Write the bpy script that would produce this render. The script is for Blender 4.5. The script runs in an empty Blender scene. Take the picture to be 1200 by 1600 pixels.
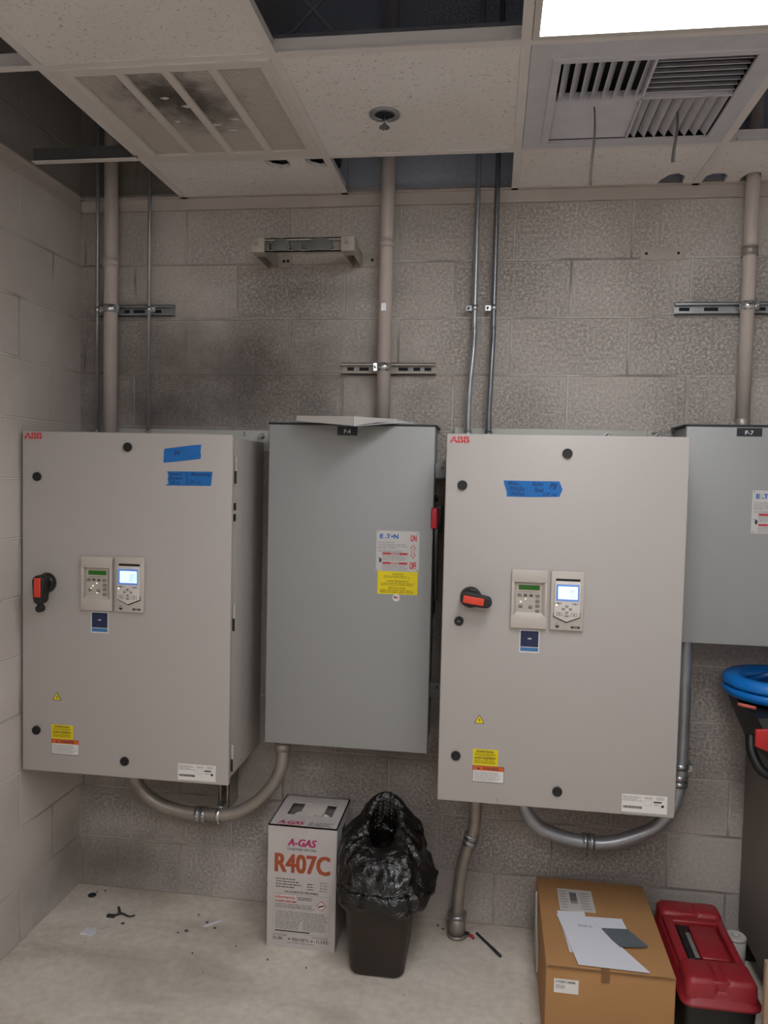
import bpy, bmesh, math, random
from mathutils import Vector, Matrix, noise

random.seed(7)
sc = bpy.context.scene
C = sc.collection

# ------------------------------------------------------------------ camera, light, exposure
def cam_axes(yaw, pitch, roll):
    cy, sy, cp, sp = math.cos(yaw), math.sin(yaw), math.cos(pitch), math.sin(pitch)
    f = Vector((-sy*cp, cy*cp, -sp)); r = Vector((cy, sy, 0)); u = r.cross(f)
    c, s = math.cos(roll), math.sin(roll)
    return c*r + s*u, -s*r + c*u, f

r_, u_, f_ = cam_axes(0.13701, 0.05016, 0.02266)
cd = bpy.data.cameras.new('camera'); cam = bpy.data.objects.new('camera', cd); C.objects.link(cam)
m = Matrix.Identity(4)
for i in range(3):
    m[i][0] = r_[i]; m[i][1] = u_[i]; m[i][2] = -f_[i]
m[0][3], m[1][3], m[2][3] = 1.5910, -2.8479, 1.6688
cam.matrix_world = m
cd.sensor_fit = 'VERTICAL'; cd.sensor_height = 32.0; cd.lens = 1216.7/1600*32.0
cd.clip_start = 0.05
sc.camera = cam

w = bpy.data.worlds.new('world'); sc.world = w; w.use_nodes = True
w.node_tree.nodes['Background'].inputs[0].default_value = (0.35, 0.42, 0.55, 1)
w.node_tree.nodes['Background'].inputs[1].default_value = 0.02
sc.view_settings.view_transform = 'Standard'; sc.view_settings.look = 'None'
sc.view_settings.gamma = 1.0; sc.view_settings.use_curve_mapping = False
sc.view_settings.exposure = 0.55
LENS_NEAR = 8.0      # emission of the troffer lens in view
LENS_FILL = 10.5       # emission of the unseen fill troffers added behind the camera

# ------------------------------------------------------------------ materials
def srgb(h):
    h = h.lstrip('#'); o = []
    for i in (0, 2, 4):
        c = int(h[i:i+2], 16)/255
        o.append(c/12.92 if c <= 0.04045 else ((c+0.055)/1.055)**2.4)
    return (*o, 1)

def mat(name, col, rough=0.6, metal=0.0, var=0.0, vscale=8, bump=0.0, bscale=200, emit=None, es=0, coat=0, spec=0.5):
    ma = bpy.data.materials.new(name); ma.use_nodes = True
    nt = ma.node_tree; N = nt.nodes; L = nt.links; b = N['Principled BSDF']
    col = srgb(col) if isinstance(col, str) else col
    b.inputs['Base Color'].default_value = col
    b.inputs['Roughness'].default_value = rough; b.inputs['Metallic'].default_value = metal
    b.inputs['Specular IOR Level'].default_value = spec
    b.inputs['Coat Weight'].default_value = coat
    tc = N.new('ShaderNodeTexCoord')
    if var > 0:
        n = N.new('ShaderNodeTexNoise'); n.inputs['Scale'].default_value = vscale; n.inputs['Detail'].default_value = 6
        L.new(tc.outputs['Object'], n.inputs['Vector'])
        mr = N.new('ShaderNodeMapRange'); mr.inputs[1].default_value = .3; mr.inputs[2].default_value = .7
        mr.inputs[3].default_value = 1-var; mr.inputs[4].default_value = 1+var
        L.new(n.outputs['Fac'], mr.inputs[0])
        mx = N.new('ShaderNodeMix'); mx.data_type = 'RGBA'; mx.blend_type = 'MULTIPLY'; mx.inputs[0].default_value = 1
        mx.inputs[6].default_value = col
        cb = N.new('ShaderNodeCombineColor')
        for i in range(3): L.new(mr.outputs[0], cb.inputs[i])
        L.new(cb.outputs[0], mx.inputs[7]); L.new(mx.outputs[2], b.inputs['Base Color'])
    if bump > 0:
        n = N.new('ShaderNodeTexNoise'); n.inputs['Scale'].default_value = bscale; n.inputs['Detail'].default_value = 4
        L.new(tc.outputs['Object'], n.inputs['Vector'])
        bp = N.new('ShaderNodeBump'); bp.inputs['Strength'].default_value = bump; bp.inputs['Distance'].default_value = .002
        L.new(n.outputs['Fac'], bp.inputs['Height']); L.new(bp.outputs[0], b.inputs['Normal'])
    if emit:
        b.inputs['Emission Color'].default_value = srgb(emit) if isinstance(emit, str) else emit
        b.inputs['Emission Strength'].default_value = es
    return ma

def block_mat(name, mode):
    """painted concrete block: running bond, 8x16 inch"""
    ma = bpy.data.materials.new(name); ma.use_nodes = True
    nt = ma.node_tree; N = nt.nodes; L = nt.links; b = N['Principled BSDF']
    tc = N.new('ShaderNodeTexCoord'); sep = N.new('ShaderNodeSeparateXYZ'); L.new(tc.outputs['Object'], sep.inputs[0])
    cmb = N.new('ShaderNodeCombineXYZ')
    mo = N.new('ShaderNodeMath'); mo.operation = 'MULTIPLY_ADD'
    if mode == 'x':
        L.new(sep.outputs[0], mo.inputs[0]); mo.inputs[1].default_value = 1; mo.inputs[2].default_value = -.630 + 4.064
    else:
        L.new(sep.outputs[1], mo.inputs[0]); mo.inputs[1].default_value = -1; mo.inputs[2].default_value = -.194 + 4.064
    L.new(mo.outputs[0], cmb.inputs[0]); L.new(sep.outputs[2], cmb.inputs[1])
    # a little wobble so the joints are not ruler straight
    wn = N.new('ShaderNodeTexNoise'); wn.inputs['Scale'].default_value = 9; L.new(tc.outputs['Object'], wn.inputs['Vector'])
    va = N.new('ShaderNodeVectorMath'); va.operation = 'MULTIPLY_ADD'
    L.new(wn.outputs['Color'], va.inputs[0]); va.inputs[1].default_value = (.005, .005, 0); L.new(cmb.outputs[0], va.inputs[2])
    br = N.new('ShaderNodeTexBrick'); L.new(va.outputs[0], br.inputs['Vector'])
    br.inputs['Scale'].default_value = 1; br.inputs['Brick Width'].default_value = .4064; br.inputs['Row Height'].default_value = .2032
    br.inputs['Mortar Size'].default_value = .0045; br.inputs['Mortar Smooth'].default_value = .35; br.offset = .5
    br.inputs['Color1'].default_value = (.38, .38, .38, 1); br.inputs['Color2'].default_value = (.62, .62, .62, 1); br.inputs['Mortar'].default_value = (.5, .5, .5, 1)
    # pores: rough, thinly painted blocks in the middle of the wall, smooth ones low and to the left
    p = N.new('ShaderNodeTexNoise'); p.inputs['Scale'].default_value = 95; p.inputs['Detail'].default_value = 10; p.inputs['Roughness'].default_value = .95
    L.new(tc.outputs['Object'], p.inputs['Vector'])
    pr = N.new('ShaderNodeMapRange'); pr.inputs[1].default_value = .36; pr.inputs[2].default_value = .52; L.new(p.outputs['Fac'], pr.inputs[0])
    msk = N.new('ShaderNodeTexNoise'); msk.inputs['Scale'].default_value = 1.6; msk.inputs['Detail'].default_value = 2
    L.new(tc.outputs['Object'], msk.inputs['Vector'])
    ad = N.new('ShaderNodeMath'); ad.operation = 'ADD'; L.new(msk.outputs['Fac'], ad.inputs[0])
    sc_ = N.new('ShaderNodeSeparateColor'); L.new(br.outputs['Color'], sc_.inputs[0])
    h = N.new('ShaderNodeMath'); h.operation = 'MULTIPLY'; h.inputs[1].default_value = .7; L.new(sc_.outputs[0], h.inputs[0]); L.new(h.outputs[0], ad.inputs[1])
    mm = N.new('ShaderNodeMapRange'); mm.inputs[1].default_value = .70; mm.inputs[2].default_value = 1.02
    mm.inputs[3].default_value = .30 if mode == 'x' else .05; mm.inputs[4].default_value = 1.0 if mode == 'x' else .18
    L.new(ad.outputs[0], mm.inputs[0])
    inv = N.new('ShaderNodeMath'); inv.operation = 'SUBTRACT'; inv.inputs[0].default_value = 1; L.new(pr.outputs[0], inv.inputs[1])
    sp = N.new('ShaderNodeMath'); sp.operation = 'MULTIPLY'; L.new(inv.outputs[0], sp.inputs[0]); L.new(mm.outputs[0], sp.inputs[1])
    # base colour
    big = N.new('ShaderNodeTexNoise'); big.inputs['Scale'].default_value = 2.3; big.inputs['Detail'].default_value = 5; L.new(tc.outputs['Object'], big.inputs['Vector'])
    ramp = N.new('ShaderNodeValToRGB'); ramp.color_ramp.elements[0].position = .3; ramp.color_ramp.elements[1].position = .7
    ramp.color_ramp.elements[0].color = srgb('#bcb2a9'); ramp.color_ramp.elements[1].color = srgb('#cec5bf')
    L.new(big.outputs['Fac'], ramp.inputs[0])
    m1 = N.new('ShaderNodeMix'); m1.data_type = 'RGBA'; L.new(sp.outputs[0], m1.inputs[0]); L.new(ramp.outputs[0], m1.inputs[6]); m1.inputs[7].default_value = srgb('#665d55')
    # joint a touch greyer
    m2 = N.new('ShaderNodeMix'); m2.data_type = 'RGBA'
    mf = N.new('ShaderNodeMath'); mf.operation = 'MULTIPLY'; mf.inputs[1].default_value = .50; L.new(br.outputs['Fac'], mf.inputs[0])
    jn = N.new('ShaderNodeTexNoise'); jn.inputs['Scale'].default_value = 3.1; L.new(tc.outputs['Object'], jn.inputs['Vector'])
    jr = N.new('ShaderNodeValToRGB'); jr.color_ramp.elements[0].position = .36; jr.color_ramp.elements[1].position = .50
    jr.color_ramp.elements[0].color = srgb('#5c544e'); jr.color_ramp.elements[1].color = srgb('#d8d2ca'); L.new(jn.outputs['Fac'], jr.inputs[0])
    L.new(mf.outputs[0], m2.inputs[0]); L.new(m1.outputs[2], m2.inputs[6]); L.new(jr.outputs[0], m2.inputs[7])
    last = m2
    # soot stain, plus darker zones low down and along the corner, ragged outlines
    def blob(cx, cz, rx, rz, col, amt, src):
        s1 = N.new('ShaderNodeVectorMath'); s1.operation = 'SUBTRACT'; L.new(cmb0.outputs[0], s1.inputs[0]); s1.inputs[1].default_value = (cx, cz, 0)
        s2 = N.new('ShaderNodeVectorMath'); s2.operation = 'MULTIPLY'; L.new(s1.outputs[0], s2.inputs[0]); s2.inputs[1].default_value = (1/rx, 1/rz, 0)
        ln = N.new('ShaderNodeVectorMath'); ln.operation = 'LENGTH'; L.new(s2.outputs[0], ln.inputs[0])
        nn = N.new('ShaderNodeTexNoise'); nn.inputs['Scale'].default_value = 5; nn.inputs['Detail'].default_value = 8; nn.inputs['Roughness'].default_value = .65; L.new(tc.outputs['Object'], nn.inputs['Vector'])
        a = N.new('ShaderNodeMath'); a.operation = 'MULTIPLY_ADD'; L.new(nn.outputs['Fac'], a.inputs[0]); a.inputs[1].default_value = 1.3; L.new(ln.outputs['Value'], a.inputs[2])
        r = N.new('ShaderNodeMapRange'); r.inputs[1].default_value = .75; r.inputs[2].default_value = 1.75; r.inputs[3].default_value = amt; r.inputs[4].default_value = 0
        L.new(a.outputs[0], r.inputs[0])
        mx = N.new('ShaderNodeMix'); mx.data_type = 'RGBA'; L.new(r.outputs[0], mx.inputs[0]); L.new(src.outputs[2], mx.inputs[6]); mx.inputs[7].default_value = srgb(col)
        return mx
    cmb0 = N.new('ShaderNodeCombineXYZ'); L.new(sep.outputs[0] if mode == 'x' else sep.outputs[1], cmb0.inputs[0]); L.new(sep.outputs[2], cmb0.inputs[1])
    if mode == 'x':
        last = blob(.60, 2.06, .78, .26, '#3f3833', .72, last)
        last = blob(.45, 1.86, .60, .13, '#37302c', .5, last)
        last = blob(.9, 2.34, .42, .07, '#4d4640', .4, last)
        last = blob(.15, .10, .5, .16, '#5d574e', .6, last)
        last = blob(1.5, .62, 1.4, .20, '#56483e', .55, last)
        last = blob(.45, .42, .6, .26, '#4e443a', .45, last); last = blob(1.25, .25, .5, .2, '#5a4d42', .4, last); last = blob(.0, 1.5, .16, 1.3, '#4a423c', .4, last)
    else:
        last = blob(-.1, .12, .35, .22, '#5f574c', .5, last); last = blob(-.0, 2.1, .5, .6, '#5a514a', .35, last)
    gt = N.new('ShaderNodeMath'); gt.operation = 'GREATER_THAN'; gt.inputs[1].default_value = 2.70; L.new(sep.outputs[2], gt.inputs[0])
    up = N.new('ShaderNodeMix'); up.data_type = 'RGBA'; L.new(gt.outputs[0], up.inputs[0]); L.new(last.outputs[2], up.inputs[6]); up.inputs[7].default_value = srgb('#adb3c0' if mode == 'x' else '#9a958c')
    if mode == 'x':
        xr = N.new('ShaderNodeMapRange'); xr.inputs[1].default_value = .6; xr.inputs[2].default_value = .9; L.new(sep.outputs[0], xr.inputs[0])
        xm = N.new('ShaderNodeMix'); xm.data_type = 'RGBA'; L.new(xr.outputs[0], xm.inputs[0]); xm.inputs[6].default_value = srgb('#8f877c'); xm.inputs[7].default_value = srgb('#adb3c0'); L.new(xm.outputs[2], up.inputs[7])  # wall above the ceiling: blue haze from the lamp put into its colour
    last = up
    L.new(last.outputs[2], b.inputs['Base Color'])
    b.inputs['Roughness'].default_value = .62; b.inputs['Specular IOR Level'].default_value = .35
    # relief
    hb = N.new('ShaderNodeMath'); hb.operation = 'MULTIPLY_ADD'; hb.inputs[1].default_value = -1.0; L.new(br.outputs['Fac'], hb.inputs[0])
    ph = N.new('ShaderNodeMath'); ph.operation = 'MULTIPLY'; ph.inputs[1].default_value = -.55; L.new(sp.outputs[0], ph.inputs[0])
    L.new(ph.outputs[0], hb.inputs[2])
    bp = N.new('ShaderNodeBump'); bp.inputs['Strength'].default_value = .9; bp.inputs['Distance'].default_value = .0035
    L.new(hb.outputs[0], bp.inputs['Height'])
    fine = N.new('ShaderNodeTexNoise'); fine.inputs['Scale'].default_value = 190; fine.inputs['Detail'].default_value = 3; L.new(tc.outputs['Object'], fine.inputs['Vector'])
    b2 = N.new('ShaderNodeBump'); b2.inputs['Strength'].default_value = .35; b2.inputs['Distance'].default_value = .0015
    L.new(fine.outputs['Fac'], b2.inputs['Height']); L.new(bp.outputs[0], b2.inputs['Normal']); L.new(b2.outputs[0], b.inputs['Normal'])
    return ma

def floor_mat():
    ma = bpy.data.materials.new('worn_concrete'); ma.use_nodes = True
    nt = ma.node_tree; N = nt.nodes; L = nt.links; b = N['Principled BSDF']
    tc = N.new('ShaderNodeTexCoord')
    a = N.new('ShaderNodeTexNoise'); a.inputs['Scale'].default_value = 2.2; a.inputs['Detail'].default_value = 9; a.inputs['Roughness'].default_value = .6; a.inputs['Distortion'].default_value = .6
    mp = N.new('ShaderNodeMapping'); mp.inputs['Scale'].default_value = (.7, 1.6, 1); L.new(tc.outputs['Object'], mp.inputs[0]); L.new(mp.outputs[0], a.inputs['Vector'])
    r = N.new('ShaderNodeValToRGB'); e = r.color_ramp.elements
    e[0].position = .30; e[0].color = srgb('#a79c8f'); e[1].position = .72; e[1].color = srgb('#ddd4c8')
    k = e.new(.5); k.color = srgb('#cdc3b6'); L.new(a.outputs['Fac'], r.inputs[0])
    c = N.new('ShaderNodeTexNoise'); c.inputs['Scale'].default_value = 34; c.inputs['Detail'].default_value = 8; L.new(tc.outputs['Object'], c.inputs['Vector'])
    mr = N.new('ShaderNodeMapRange'); mr.inputs[1].default_value = .3; mr.inputs[2].default_value = .7; mr.inputs[3].default_value = .9; mr.inputs[4].default_value = 1.07; L.new(c.outputs['Fac'], mr.inputs[0])
    mx = N.new('ShaderNodeMix'); mx.data_type = 'RGBA'; mx.blend_type = 'MULTIPLY'; mx.inputs[0].default_value = 1
    cb = N.new('ShaderNodeCombineColor'); [L.new(mr.outputs[0], cb.inputs[i]) for i in range(3)]
    L.new(r.outputs[0], mx.inputs[6]); L.new(cb.outputs[0], mx.inputs[7])
    # dark grit specks
    s = N.new('ShaderNodeTexVoronoi'); s.inputs['Scale'].default_value = 13; L.new(tc.outputs['Object'], s.inputs['Vector'])
    sm = N.new('ShaderNodeMapRange'); sm.inputs[1].default_value = .035; sm.inputs[2].default_value = .055; sm.inputs[3].default_value = .6; sm.inputs[4].default_value = 0; L.new(s.outputs['Distance'], sm.inputs[0])
    m2 = N.new('ShaderNodeMix'); m2.data_type = 'RGBA'; L.new(sm.outputs[0], m2.inputs[0]); L.new(mx.outputs[2], m2.inputs[6]); m2.inputs[7].default_value = srgb('#4a4138')
    L.new(m2.outputs[2], b.inputs['Base Color'])
    b.inputs['Roughness'].default_value = .5; b.inputs['Specular IOR Level'].default_value = .4
    bp = N.new('ShaderNodeBump'); bp.inputs['Strength'].default_value = .25; bp.inputs['Distance'].default_value = .002; L.new(c.outputs['Fac'], bp.inputs['Height']); L.new(bp.outputs[0], b.inputs['Normal'])
    return ma

def tile_mat():
    ma = bpy.data.materials.new('fissured_tile'); ma.use_nodes = True
    nt = ma.node_tree; N = nt.nodes; L = nt.links; b = N['Principled BSDF']
    tc = N.new('ShaderNodeTexCoord'); mp = N.new('ShaderNodeMapping'); mp.inputs['Scale'].default_value = (1, 1.25, 1); mp.inputs['Rotation'].default_value = (0, 0, .4)
    L.new(tc.outputs['Object'], mp.inputs[0])
    a = N.new('ShaderNodeTexNoise'); a.inputs['Scale'].default_value = 95; a.inputs['Detail'].default_value = 3; a.inputs['Distortion'].default_value = 1.4; L.new(mp.outputs[0], a.inputs['Vector'])
    m1 = N.new('ShaderNodeMapRange'); m1.inputs[1].default_value = .625; m1.inputs[2].default_value = .67; L.new(a.outputs['Fac'], m1.inputs[0])
    bnoise = N.new('ShaderNodeTexNoise'); bnoise.inputs['Scale'].default_value = 1.8; bnoise.inputs['Detail'].default_value = 4; L.new(tc.outputs['Object'], bnoise.inputs['Vector'])
    r = N.new('ShaderNodeValToRGB'); r.color_ramp.elements[0].position = .3; r.color_ramp.elements[1].position = .7
    r.color_ramp.elements[0].color = srgb('#dad3cd'); r.color_ramp.elements[1].color = srgb('#e6e1dd'); L.new(bnoise.outputs['Fac'], r.inputs[0])
    mx = N.new('ShaderNodeMix'); mx.data_type = 'RGBA'; f = N.new('ShaderNodeMath'); f.operation = 'MULTIPLY'; f.inputs[1].default_value = .5; L.new(m1.outputs[0], f.inputs[0])
    L.new(f.outputs[0], mx.inputs[0]); L.new(r.outputs[0], mx.inputs[6]); mx.inputs[7].default_value = srgb('#5d534b')
    L.new(mx.outputs[2], b.inputs['Base Color']); b.inputs['Roughness'].default_value = .9; b.inputs['Specular IOR Level'].default_value = .1
    bp = N.new('ShaderNodeBump'); bp.inputs['Strength'].default_value = .5; bp.inputs['Distance'].default_value = .002; bp.invert = True
    L.new(m1.outputs[0], bp.inputs['Height']); L.new(bp.outputs[0], b.inputs['Normal'])
    return ma

def spot_mat(name, base, dirt, centers, amt=.8, rough=.6):
    """painted part with soot patches of a shape of their own (centres in object metres)"""
    ma = mat(name, base, rough); N = ma.node_tree.nodes; L = ma.node_tree.links; b = N['Principled BSDF']
    tc = [n for n in N if n.bl_idname == 'ShaderNodeTexCoord'][0]
    prev = None
    for (c, rad) in centers:
        s1 = N.new('ShaderNodeVectorMath'); s1.operation = 'SUBTRACT'; L.new(tc.outputs['Object'], s1.inputs[0]); s1.inputs[1].default_value = c
        s2 = N.new('ShaderNodeVectorMath'); s2.operation = 'MULTIPLY'; L.new(s1.outputs[0], s2.inputs[0]); s2.inputs[1].default_value = tuple(1/q for q in rad)
        ln = N.new('ShaderNodeVectorMath'); ln.operation = 'LENGTH'; L.new(s2.outputs[0], ln.inputs[0])
        nn = N.new('ShaderNodeTexNoise'); nn.inputs['Scale'].default_value = 22; nn.inputs['Detail'].default_value = 6; L.new(tc.outputs['Object'], nn.inputs['Vector'])
        a = N.new('ShaderNodeMath'); a.operation = 'MULTIPLY_ADD'; L.new(nn.outputs['Fac'], a.inputs[0]); a.inputs[1].default_value = 1.0; L.new(ln.outputs['Value'], a.inputs[2])
        r = N.new('ShaderNodeMapRange'); r.inputs[1].default_value = .7; r.inputs[2].default_value = 1.5; r.inputs[3].default_value = amt; r.inputs[4].default_value = 0; L.new(a.outputs[0], r.inputs[0])
        mx = N.new('ShaderNodeMix'); mx.data_type = 'RGBA'; L.new(r.outputs[0], mx.inputs[0])
        if prev: L.new(prev.outputs[2], mx.inputs[6])
        else: mx.inputs[6].default_value = srgb(base)
        mx.inputs[7].default_value = srgb(dirt); prev = mx
    L.new(prev.outputs[2], b.inputs['Base Color'])
    return ma

M = {}
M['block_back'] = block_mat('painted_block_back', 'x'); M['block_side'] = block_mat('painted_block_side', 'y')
M['floor'] = floor_mat(); M['tile'] = tile_mat()
M['grid'] = mat('ceiling_grid_paint', '#d8d1cc', .5, var=.05)
M['griddark'] = mat('unpainted_tee', '#5b5a58', .45, .3)
M['trim'] = mat('angle_paint', '#b9afa7', .6, var=.08)
M['deck'] = mat('flare_blue_deck', '#93a6c2', .9, var=.15, vscale=3)  # blue of the lens flare put into the deck colour
M['bare'] = mat('plain_painted_wall', '#d4d0cd', .7, var=.04, vscale=4)
M['joist'] = mat('joist_steel', '#a3a3a8', .7, var=.15)
M['lens'] = mat('lamp_lens', '#ffffff', .5, emit=(.95, .975, 1.0, 1), es=LENS_NEAR)
M['fill_far'] = mat('fill_lens_far', '#ffffff', .5, emit=(.94, .965, 1.0, 1), es=LENS_FILL)
M['fill_left'] = mat('fill_lens_left', '#ffffff', .5, emit=(.97, .965, 1.0, 1), es=LENS_FILL*.45)
M['fixture'] = mat('fixture_enamel', '#c6c0b8', .4)
M['vent'] = spot_mat('return_grille_paint', '#c6bdb4', '#4f4842', [((.25, .16, 0), (.15, .14, 1)), ((.31, .24, 0), (.17, .20, 1))], .85)
M['ventfr'] = mat('vent_frame_paint', '#d4ccc4', .5)
M['diff'] = mat('diffuser_paint', '#c2c0c4', .5, var=.06, vscale=14)
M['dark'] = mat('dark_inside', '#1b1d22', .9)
M['paintpipe'] = mat('painted_pipe', '#bcb0a8', .5, var=.05, vscale=20, bump=.1, bscale=60)
M['galv'] = mat('galvanised_steel', '#a9abac', .34, .9, var=.12, vscale=30)
M['galvdull'] = mat('dull_galvanised_steel', '#9c948c', .45, .6, var=.14, vscale=14)
M['emt'] = mat('conduit_steel', '#9da0a3', .34, .6, var=.1, vscale=20)
M['emtdark'] = mat('dark_conduit_steel', '#787b80', .34, .7, var=.1, vscale=20)
M['chrome'] = mat('bright_zinc', '#cfd2d4', .2, .95)
M['strutpaint'] = mat('painted_strut', '#a39a90', .5, var=.1, vscale=30)
M['abb'] = mat('cabinet_powder_coat', '#aea7a2', .42, bump=.06, bscale=500)
M['abbback'] = mat('cabinet_back_plate', '#a9a8a0', .45)
M['eaton'] = mat('grey_enamel', '#939391', .42, bump=.08, bscale=420, var=.02, vscale=3)
M['eatondark'] = mat('dark_lip', '#20242a', .5)
M['black'] = mat('black_plastic', '#141416', .35)
M['blackm'] = mat('black_matte', '#1d1c1c', .6)
M['redgrip'] = mat('orange_red_plastic', '#d8452c', .45)
M['red'] = mat('signal_red', '#c01f2a', .45)
M['logo'] = mat('logo_red', '#c8202c', .5)
M['tape'] = mat('painters_tape', '#1266ad', .7, var=.07, vscale=30)
M['ink'] = mat('marker_ink', '#0c1c3a', .6)
M['kp'] = mat('keypad_plastic', '#b9b0a7', .42)
M['kpin'] = mat('keypad_inner', '#b3a99f', .5)
M['kpkey'] = mat('keypad_key', '#7d766f', .5)
M['kplight'] = mat('keypad_light_key', '#d2cbc4', .5)
M['lcd'] = mat('green_display', '#1c4a12', .3, emit='#2f7a10', es=.12)
M['led'] = mat('led_glow', '#ffffff', .3, emit='#e8ffc0', es=1.1)
M['bluebez'] = mat('display_bezel', '#6e8fc4', .3, emit='#3f74d8', es=.22)
M['screen'] = mat('lit_display', '#ffffff', .3, emit='#a4d8ff', es=.62)
M['white'] = mat('white_label', '#dcd8d4', .5)
M['whitem'] = mat('grey_white_label', '#bdbab7', .45)
M['navy'] = mat('navy_label', '#1c2748', .5, var=.35, vscale=260)
M['skyblue'] = mat('blue_label', '#3f73a6', .5)
M['yellow'] = mat('yellow_label', '#dfc900', .5)
M['orange'] = mat('orange_label', '#cf5f26', .5)
M['txt'] = mat('label_text', '#2c2a2a', .6)
M['txtg'] = mat('grey_text', '#8c8884', .6)
M['txty'] = mat('olive_text', '#6c6200', .6)
M['eblue'] = mat('logo_blue', '#0b57a8', .5)
M['magenta'] = mat('magenta_ink', '#ac2660', .6)
M['rust'] = mat('orange_ink', '#a04c2c', .6)
M['redink'] = mat('red_ink', '#b8323c', .6)
M['gasbox'] = mat('white_carton', '#bdb5b1', .75, var=.06, vscale=9)
M['gastape'] = mat('carton_tape', '#c9c1bb', .3)
M['cyl'] = mat('cylinder_steel', '#c9c5b8', .4)
M['bin'] = mat('brown_plastic', '#2c231d', .5, var=.15, vscale=8)
M['card'] = mat('brown_carton', '#a87c4e', .8, var=.05, vscale=6)
M['carddark'] = mat('carton_edge', '#7b5a37', .8)
M['paper'] = mat('paper_sheet', '#d5d5dc', .7)
M['papergrey'] = mat('paper_edges', '#bdb8b2', .7)
M['sand'] = mat('abrasive_grey', '#5a6265', .8, bump=.4, bscale=300)
M['tbred'] = mat('toolbox_red', '#8d1f27', .42, bump=.15, bscale=500)
M['tbblack'] = mat('toolbox_black', '#171615', .5, bump=.1, bscale=300)
M['bench'] = mat('brown_grey_enamel', '#7a716a', .5, var=.05, vscale=4)
M['reel'] = mat('reel_blue', '#0f6fc0', .32)
M['reeldark'] = mat('reel_dark_blue', '#063a70', .35)
M['pink'] = mat('pink_plastic', '#b4584c', .5)
M['redcase'] = mat('case_red', '#b3201f', .4)
M['plywood'] = mat('tan_board', '#9a8168', .7, var=.1, vscale=5)
M['clear'] = mat('cloudy_plastic', '#b9b5b0', .25)
M['floortrash'] = mat('rubber_black', '#2a2a2e', .5)
M['mark'] = mat('smudge', '#55504b', .8)
M['smear'] = mat('grey_filler', '#5f605c', .6, var=.15, vscale=40)
M['flag'] = mat('flag_blue', '#2a2f66', .5)
M['brass'] = mat('dull_brass', '#8d7a3c', .4, .8)

def bag_mat():
    ma = mat('black_film', '#100d0b', .22, spec=.6)
    N = ma.node_tree.nodes; L = ma.node_tree.links; b = N['Principled BSDF']; tc = [n for n in N if n.bl_idname == 'ShaderNodeTexCoord'][0]
    n = N.new('ShaderNodeTexNoise'); n.inputs['Scale'].default_value = 17; n.inputs['Detail'].default_value = 5; n.inputs['Distortion'].default_value = 1.8
    L.new(tc.outputs['Object'], n.inputs['Vector'])
    v = N.new('ShaderNodeTexVoronoi'); v.feature = 'DISTANCE_TO_EDGE'; v.inputs['Scale'].default_value = 14; L.new(n.outputs['Color'], v.inputs['Vector'])
    b1 = N.new('ShaderNodeBump'); b1.inputs['Strength'].default_value = .9; b1.inputs['Distance'].default_value = .016; L.new(n.outputs['Fac'], b1.inputs['Height'])
    L.new(b1.outputs[0], b.inputs['Normal'])
    return ma
M['bag'] = bag_mat()

# ------------------------------------------------------------------ mesh helpers
def wloc(o):
    v = Vector((0, 0, 0))
    while o: v += o.location; o = o.parent
    return v

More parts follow.
